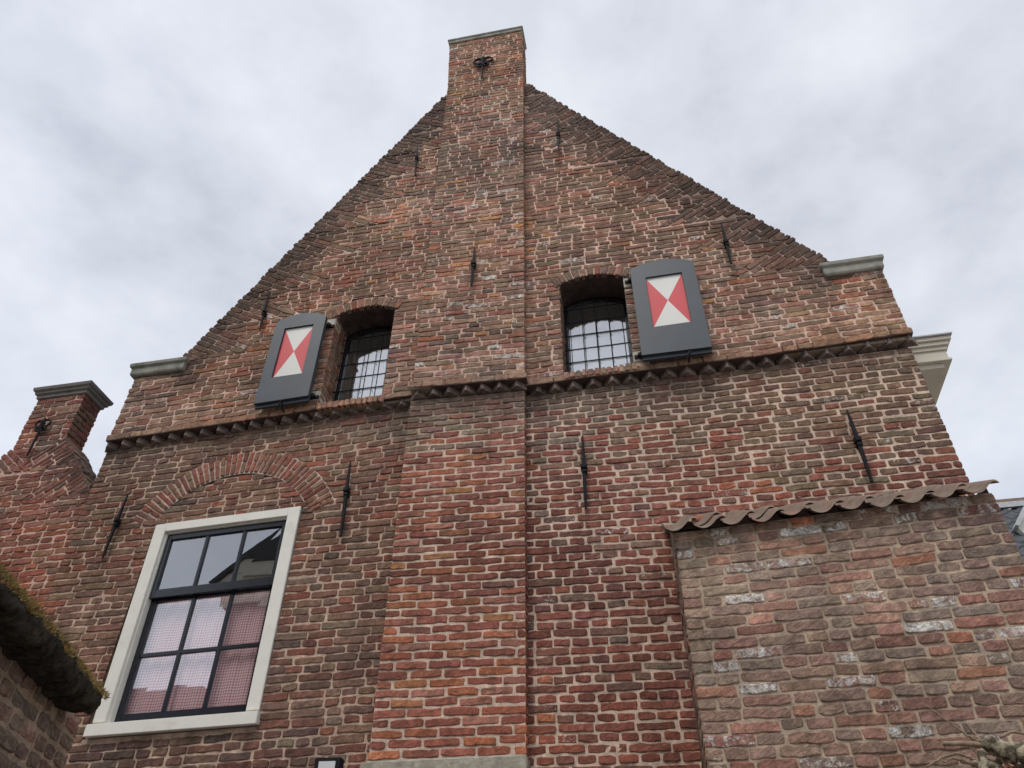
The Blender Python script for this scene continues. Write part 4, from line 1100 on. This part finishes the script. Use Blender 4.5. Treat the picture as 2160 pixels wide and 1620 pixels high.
def coping_slab():
    ns, prof = 420, [(CF + .34, 2.60), (CF + .12, 2.595), (CF + .03, 2.592), (CF - .0, 2.592), (CF - .03, 2.590), (CF - .06, 2.589), (CF - .09, 2.588), (CF - .115, 2.589), (CF - .132, 2.592), (CF - .143, 2.602), (CF - .148, 2.614), (CF - .148, 2.628), (CF - .145, 2.643), (CF - .135, 2.657), (CF - .12, 2.668), (CF - .09, 2.675), (CF - .04, 2.682), (CF + .10, 2.70), (CF + .34, 2.70)]
    vs = []; n = len(prof)
    for i in range(ns):
        s = 1.3 + (CEND - 1.3) * i / (ns - 1)
        taper = 1 - .30 * max(0, (i - ns + 20) / 20) ** 2
        for j, (c, z) in enumerate(prof):
            q = np.array(gp(s, CF - (CF - c) * taper, 2.64 + (z - 2.64) * taper))
            q = q + np.array([wav(q, 22, 0), wav(q + 3, 22, 8), wav(q + 7, 26, 16)]) * .007 + np.array([wav(q, 61, 8), wav(q, 56, 0), wav(q + 3, 65, 16)]) * .004 + np.array([wav(q, 130, 0), wav(q, 120, 16), wav(q + 3, 140, 8)]) * .003 + rng.normal(0, .0016, 3)
            vs.append(tuple(q))
    fs = [(i * n + j, i * n + (j + 1) % n, (i + 1) * n + (j + 1) % n, (i + 1) * n + j) for i in range(ns - 1) for j in range(n)]
    fs += [tuple(range(n)), tuple((ns - 1) * n + j for j in range(n))[::-1]]
    mb = MB(); mb.add(vs, fs); return mb.build('coping', MOSSCOP, GW, smooth=True)
coping_slab()
mb = MB()                       # moss cushions and dry grass on the outer top edge
for i in range(15000):
    s = random.uniform(1.4, CEND - .25) if random.random() < .93 else random.uniform(CEND - .25, CEND)
    c = CF - .148 + abs(random.gauss(0, .028)); z_ = 2.655 + random.uniform(-.012, .02) + .02 * min(1, (c - CF + .148) / .05)
    dens = .5 + .5 * math.sin(s * 9) * math.sin(s * 23 + 1)
    if random.random() > .35 + .65 * dens: continue
    p = np.array(gp(s, c, z_)); h = random.uniform(.005, .017)
    d = np.array([random.gauss(0, .6), random.gauss(0, .6), random.uniform(.3, 1)]); d[:2] += gn * .5; d /= np.linalg.norm(d)
    sd_ = np.cross(d, [random.gauss(0, 1), random.gauss(0, 1), random.gauss(0, 1)]); sd_ /= np.linalg.norm(sd_) + 1e-6; w_ = random.uniform(.0008, .0024)
    mb.add([p - sd_ * w_, p + sd_ * w_, p + d * h + sd_ * w_ * .5, p + d * h - sd_ * w_ * .5], [(0, 1, 2, 3)])
o = mb.build('moss', MOSS, GW); o['kind'] = 'stuff'
mb = MB()
for i in range(1700):
    s = random.uniform(1.4, CEND - .35); c = CF - .135 + abs(random.gauss(0, .03)); z_ = 2.672
    if math.sin(s * 7 + .5) < random.uniform(-.9, .8): continue
    p = np.array(gp(s, c, z_)); h = random.uniform(.02, .06); d = np.array([random.gauss(0, .45), random.gauss(0, .45), 1.0]); d[:2] += gn * random.uniform(0, .7); d /= np.linalg.norm(d)
    w_ = .0011; m_ = p + d * h * .6; e_ = m_ + (d + np.array([gn[0], gn[1], -.5]) * random.uniform(0, .8)) * h * .5
    sx = np.array([gd[0], gd[1], 0]) * w_
    mb.add([p - sx, p + sx, m_ + sx, m_ - sx, e_], [(0, 1, 2, 3), (3, 2, 4)])
o = mb.build('dry_grass', DRYGRASS, GW); o['kind'] = 'stuff'
# ------------------------------------------------------------------ small things
mb = MB(); lx0, lx1, lz = -2.235, -2.065, 2.925
mb.prism([(lx0, lz - .16), (lx1, lz - .165), (lx1 + .004, lz - .004), (lx0 - .004, lz)], -.085, -.03, [])
lamp = empty('wall_lamp', (-2.15, -.05, 2.84), 'small square black floodlight with pale glass under the tall window side, at the bottom edge', 'lamp')
mb.build('housing', IRON, lamp, bevel=.006)
mb = MB(); mb.prism([(lx0 + .03, lz - .15), (lx1 - .03, lz - .15), (lx1 - .032, lz - .026), (lx0 + .028, lz - .024)], -.088, -.0835); mb.build('glass', LAMPGL, lamp)
mb = MB(); mb.box(-2.17, -2.13, -.04, .01, 2.80, 2.86); mb.build('bracket', IRON, lamp)

# dead vine on the annex corner
VN = empty('dead_vine', (1.2, -1.6, 2.3), 'leafless gnarled vine with thick lichened stem in the bottom right corner', 'vine')
def vp(px, py, Y=-1.6):
    d = np.array(CAMX), np.array(CAMY), np.array(CAMZ); v = np.array([px - 1080, -(py - 810), -FPX])
    r = np.array([q @ v for q in d]); t_ = (D + Y) / r[1]; p = r * t_; return (p[0], Y, p[2] + EYE)
def wob(pts, n=8, a=.004):
    P = [Vector(p) for p in pts]; outp = []
    for i in range(len(P) - 1):
        for k in range(n): 
            q = P[i].lerp(P[i + 1], k / n); outp.append(q)
    outp.append(P[-1])
    sm_ = outp[:]
    for _ in range(3): sm_ = [sm_[0]] + [(sm_[i - 1] + sm_[i] * 2 + sm_[i + 1]) / 4 for i in range(1, len(sm_) - 1)] + [sm_[-1]]
    return [tuple(q + Vector((random.gauss(0, a), random.gauss(0, a), random.gauss(0, a)))) for q in sm_]
def branch(name, pts, r0, r1, mat, a=.002, seg=8, lump=.12):
    p = wob([vp(*q) if len(q) == 3 else vp(q[0], q[1]) for q in pts], 8, a); n = len(p)
    mb = MB(); mb.tube(p, [lerp(r0, r1, i / (n - 1)) * (1 + random.uniform(-lump, lump)) for i in range(n)], seg); return mb.build(name, mat, VN, smooth=True)
branch('stem', [(2300, 1620, -1.7), (2200, 1598, -1.66), (2130, 1583, -1.62), (2078, 1568, -1.6)], .042, .026, BARK, .003, 12)
branch('stem', [(2240, 1680, -1.5), (2160, 1612, -1.5), (2085, 1583, -1.5)], .022, .014, BARK, .002, 10)
branch('stem', [(2120, 1700, -1.75), (2085, 1640, -1.72), (2068, 1590, -1.68)], .022, .016, BARK, .003, 10)
for pts, r0, r1 in (([(2078, 1572), (2040, 1568), (1990, 1569)], .009, .007), ([(2068, 1566), (2035, 1548), (1985, 1510), (1953, 1488)], .004, .0018),
                    ([(2066, 1566), (2055, 1545), (2034, 1523)], .006, .0035), ([(2072, 1610), (2050, 1600), (2020, 1588), (1995, 1595), (1955, 1616)], .0055, .0035),
                    ([(2068, 1618), (2030, 1603), (2010, 1598), (1990, 1608)], .006, .003), ([(2110, 1556), (2135, 1543), (2165, 1548), (2200, 1575)], .005, .004),
                    ([(2095, 1582), (2115, 1605), (2140, 1625)], .006, .004), ([(2120, 1640), (2122, 1610), (2118, 1585)], .004, .003),
                    ([(2068, 1592), (2055, 1583), (2047, 1578)], .004, .002), ([(2160, 1640), (2140, 1600), (2100, 1590), (2060, 1584)], .008, .005)):
    branch('twig', pts, r0 * 1.25, r1 * 1.25, TWIG, .0012, 6)
mb = MB()                      # gnarled old wood at the foot
for i in range(16):
    cx, cy = random.uniform(2060, 2230), random.uniform(1618, 1690); p0 = vp(cx, cy, -1.55); p1 = vp(cx + random.uniform(-60, 60), cy - random.uniform(10, 30), -1.6 + random.uniform(-.05, .05))
    mb.tube(wob([p0, tuple((np.array(p0) + p1) / 2 + rng.normal(0, .008, 3)), p1], 5, .003), list(np.linspace(random.uniform(.010, .018), random.uniform(.004, .009), 11)), 7)
mb.build('burl', BARK, VN, smooth=True)

# distant tiled roof and dormer, far right
BG = empty('tiled_house', (7.0, 7.5, 0), 'distant house with grey pantile roof and white dormer at the right edge', 'house')
mb = MB(); y0_, z0_, zr = 6.2, 6.75, 8.72; yr = 8.2
nx = 110; X0, X1 = 5.2, 11.0
vs = []; rows_ = 9
for j in range(rows_):
    for half in (0, 1):
        tt = (j + half) / rows_
        for i in range(nx):
            x = lerp(X0, X1, i / (nx - 1)); z = lerp(z0_, zr, tt) + .03 * math.sin((x - X0) / .23 * 6.283) + (.0 if half else .035); vs.append((x, lerp(y0_, yr, tt), z))
fs = [(r * nx + i, r * nx + i + 1, (r + 1) * nx + i + 1, (r + 1) * nx + i) for r in range(rows_ * 2 - 1) for i in range(nx - 1)]
mb.add(vs, fs); mb.build('roof', GREYTILE, BG)
mb = MB(); mb.box(X0, X1, yr - .12, yr + .12, zr + .05, zr + .12); mb.box(5.75, 5.95, yr - .1, yr + .1, zr + .12, zr + .17); mb.build('ridge', TILE, BG)
mb = MB(); mb.box(X0, X1, yr - .14, yr - .10, zr - .05, zr + .05); mb.build('ridge_flashing', LEAD, BG)
mb = MB(); mb.box(X0 + .1, X1, y0_ + .2, yr + 2, 0, z0_ - .1); mb.box(X0 + .1, X1, y0_ + 1.9, yr + 2, z0_ - .1, zr - .1); mb.build('wall', RENDERW, BG)
mb = MB(); mb.prism([(5.70, 7.72), (5.77, 7.58), (7.2, 7.40), (7.2, 8.0), (6.5, 8.62)], 6.98, 8.0); dm = mb.build('dormer', WHITE, BG)
mb = MB(); mb.prism([(5.655, 7.72), (5.70, 7.70), (6.5, 8.62), (6.5, 8.70)], 6.90, 8.0); mb.build('dormer_roof', LEAD, dm)
BU = empty('climbing_plant', (5.75, 6.5, 7.3), 'small patch of green leaves beside the white dormer at the right edge', 'plant')
mb = MB()
for i in range(90):
    p = np.array([5.70 + random.gauss(0, .07), 6.6 + random.gauss(0, .08), 7.22 + random.gauss(0, .10)]); a = rng.normal(0, 1, 3); a /= np.linalg.norm(a); b = np.cross(a, rng.normal(0, 1, 3)); b /= np.linalg.norm(b); h = random.uniform(.03, .06)
    mb.add([p, p + a * h + b * h * .4, p + a * h * 2, p + a * h - b * h * .4], [(0, 1, 2, 3)])
mb.build('foliage', LEAF, BU)
mb = MB(); mb.tube([(5.72, 6.6, 6.6), (5.70, 6.6, 7.0), (5.72, 6.6, 7.3)], [.012, .01, .006], 6); mb.build('stem', BARK, BU)

# house across the court, seen only mirrored in the panes
OP = empty('house_opposite', (-4.5, -10, 0), 'beige house with dark hipped roof across the courtyard, reflected in the tall window', 'house')
mb = MB(); mb.box(-8.35, -1.2, -12.5, -7.95, 0, 8.0); mb.build('wall', DARKWALL, OP)
mb = MB(); mb.prism([(-8.42, 8.0), (-1.1, 8.0), (-1.1, 8.93), (-8.12, 8.93), (-8.72, 8.48), (-8.42, 8.48)], -12.6, -7.9); mb.box(-8.1, -1.1, -7.9, -7.84, 8.60, 8.66); mb.build('eaves_cornice', CORNICE, OP)
mb = MB(); mb.prism([(-8.25, 8.935), (-1.6, 8.935), (-4.9, 11.47)], -12.6, -7.86); mb.prism([(-8.80, 8.49), (-8.74, 8.41), (-8.10, 8.93), (-8.28, 8.93)], -12.6, -7.84); mb.build('roof', DARKROOF, OP)
for i in range(3):
    mb = MB(); mb.box(-7.3 + i * 2.2, -6.6 + i * 2.2, -7.96, -7.935, 6.2, 7.9); mb.build('window', DARKIN, OP)
OQ = empty('outbuilding', (-12, -10, 0), 'low dark outbuilding across the courtyard, mirrored in the lowest panes', 'outbuilding')
mb = MB(); mb.box(-16.0, -8.5, -11.5, -8.0, 0, 6.35); mb.build('wall', DARKWALL, OQ)
mb = MB(); mb.box(-16.1, -8.45, -11.6, -7.9, 6.35, 6.46); mb.build('roof', DARKROOF, OQ)

# ground
mb = MB(); mb.add([(-300, -300, 0), (300, -300, 0), (300, 300, 0), (-300, 300, 0)], [(0, 1, 2, 3)]); tag(mb.build('ground', PAVE), kind='structure')
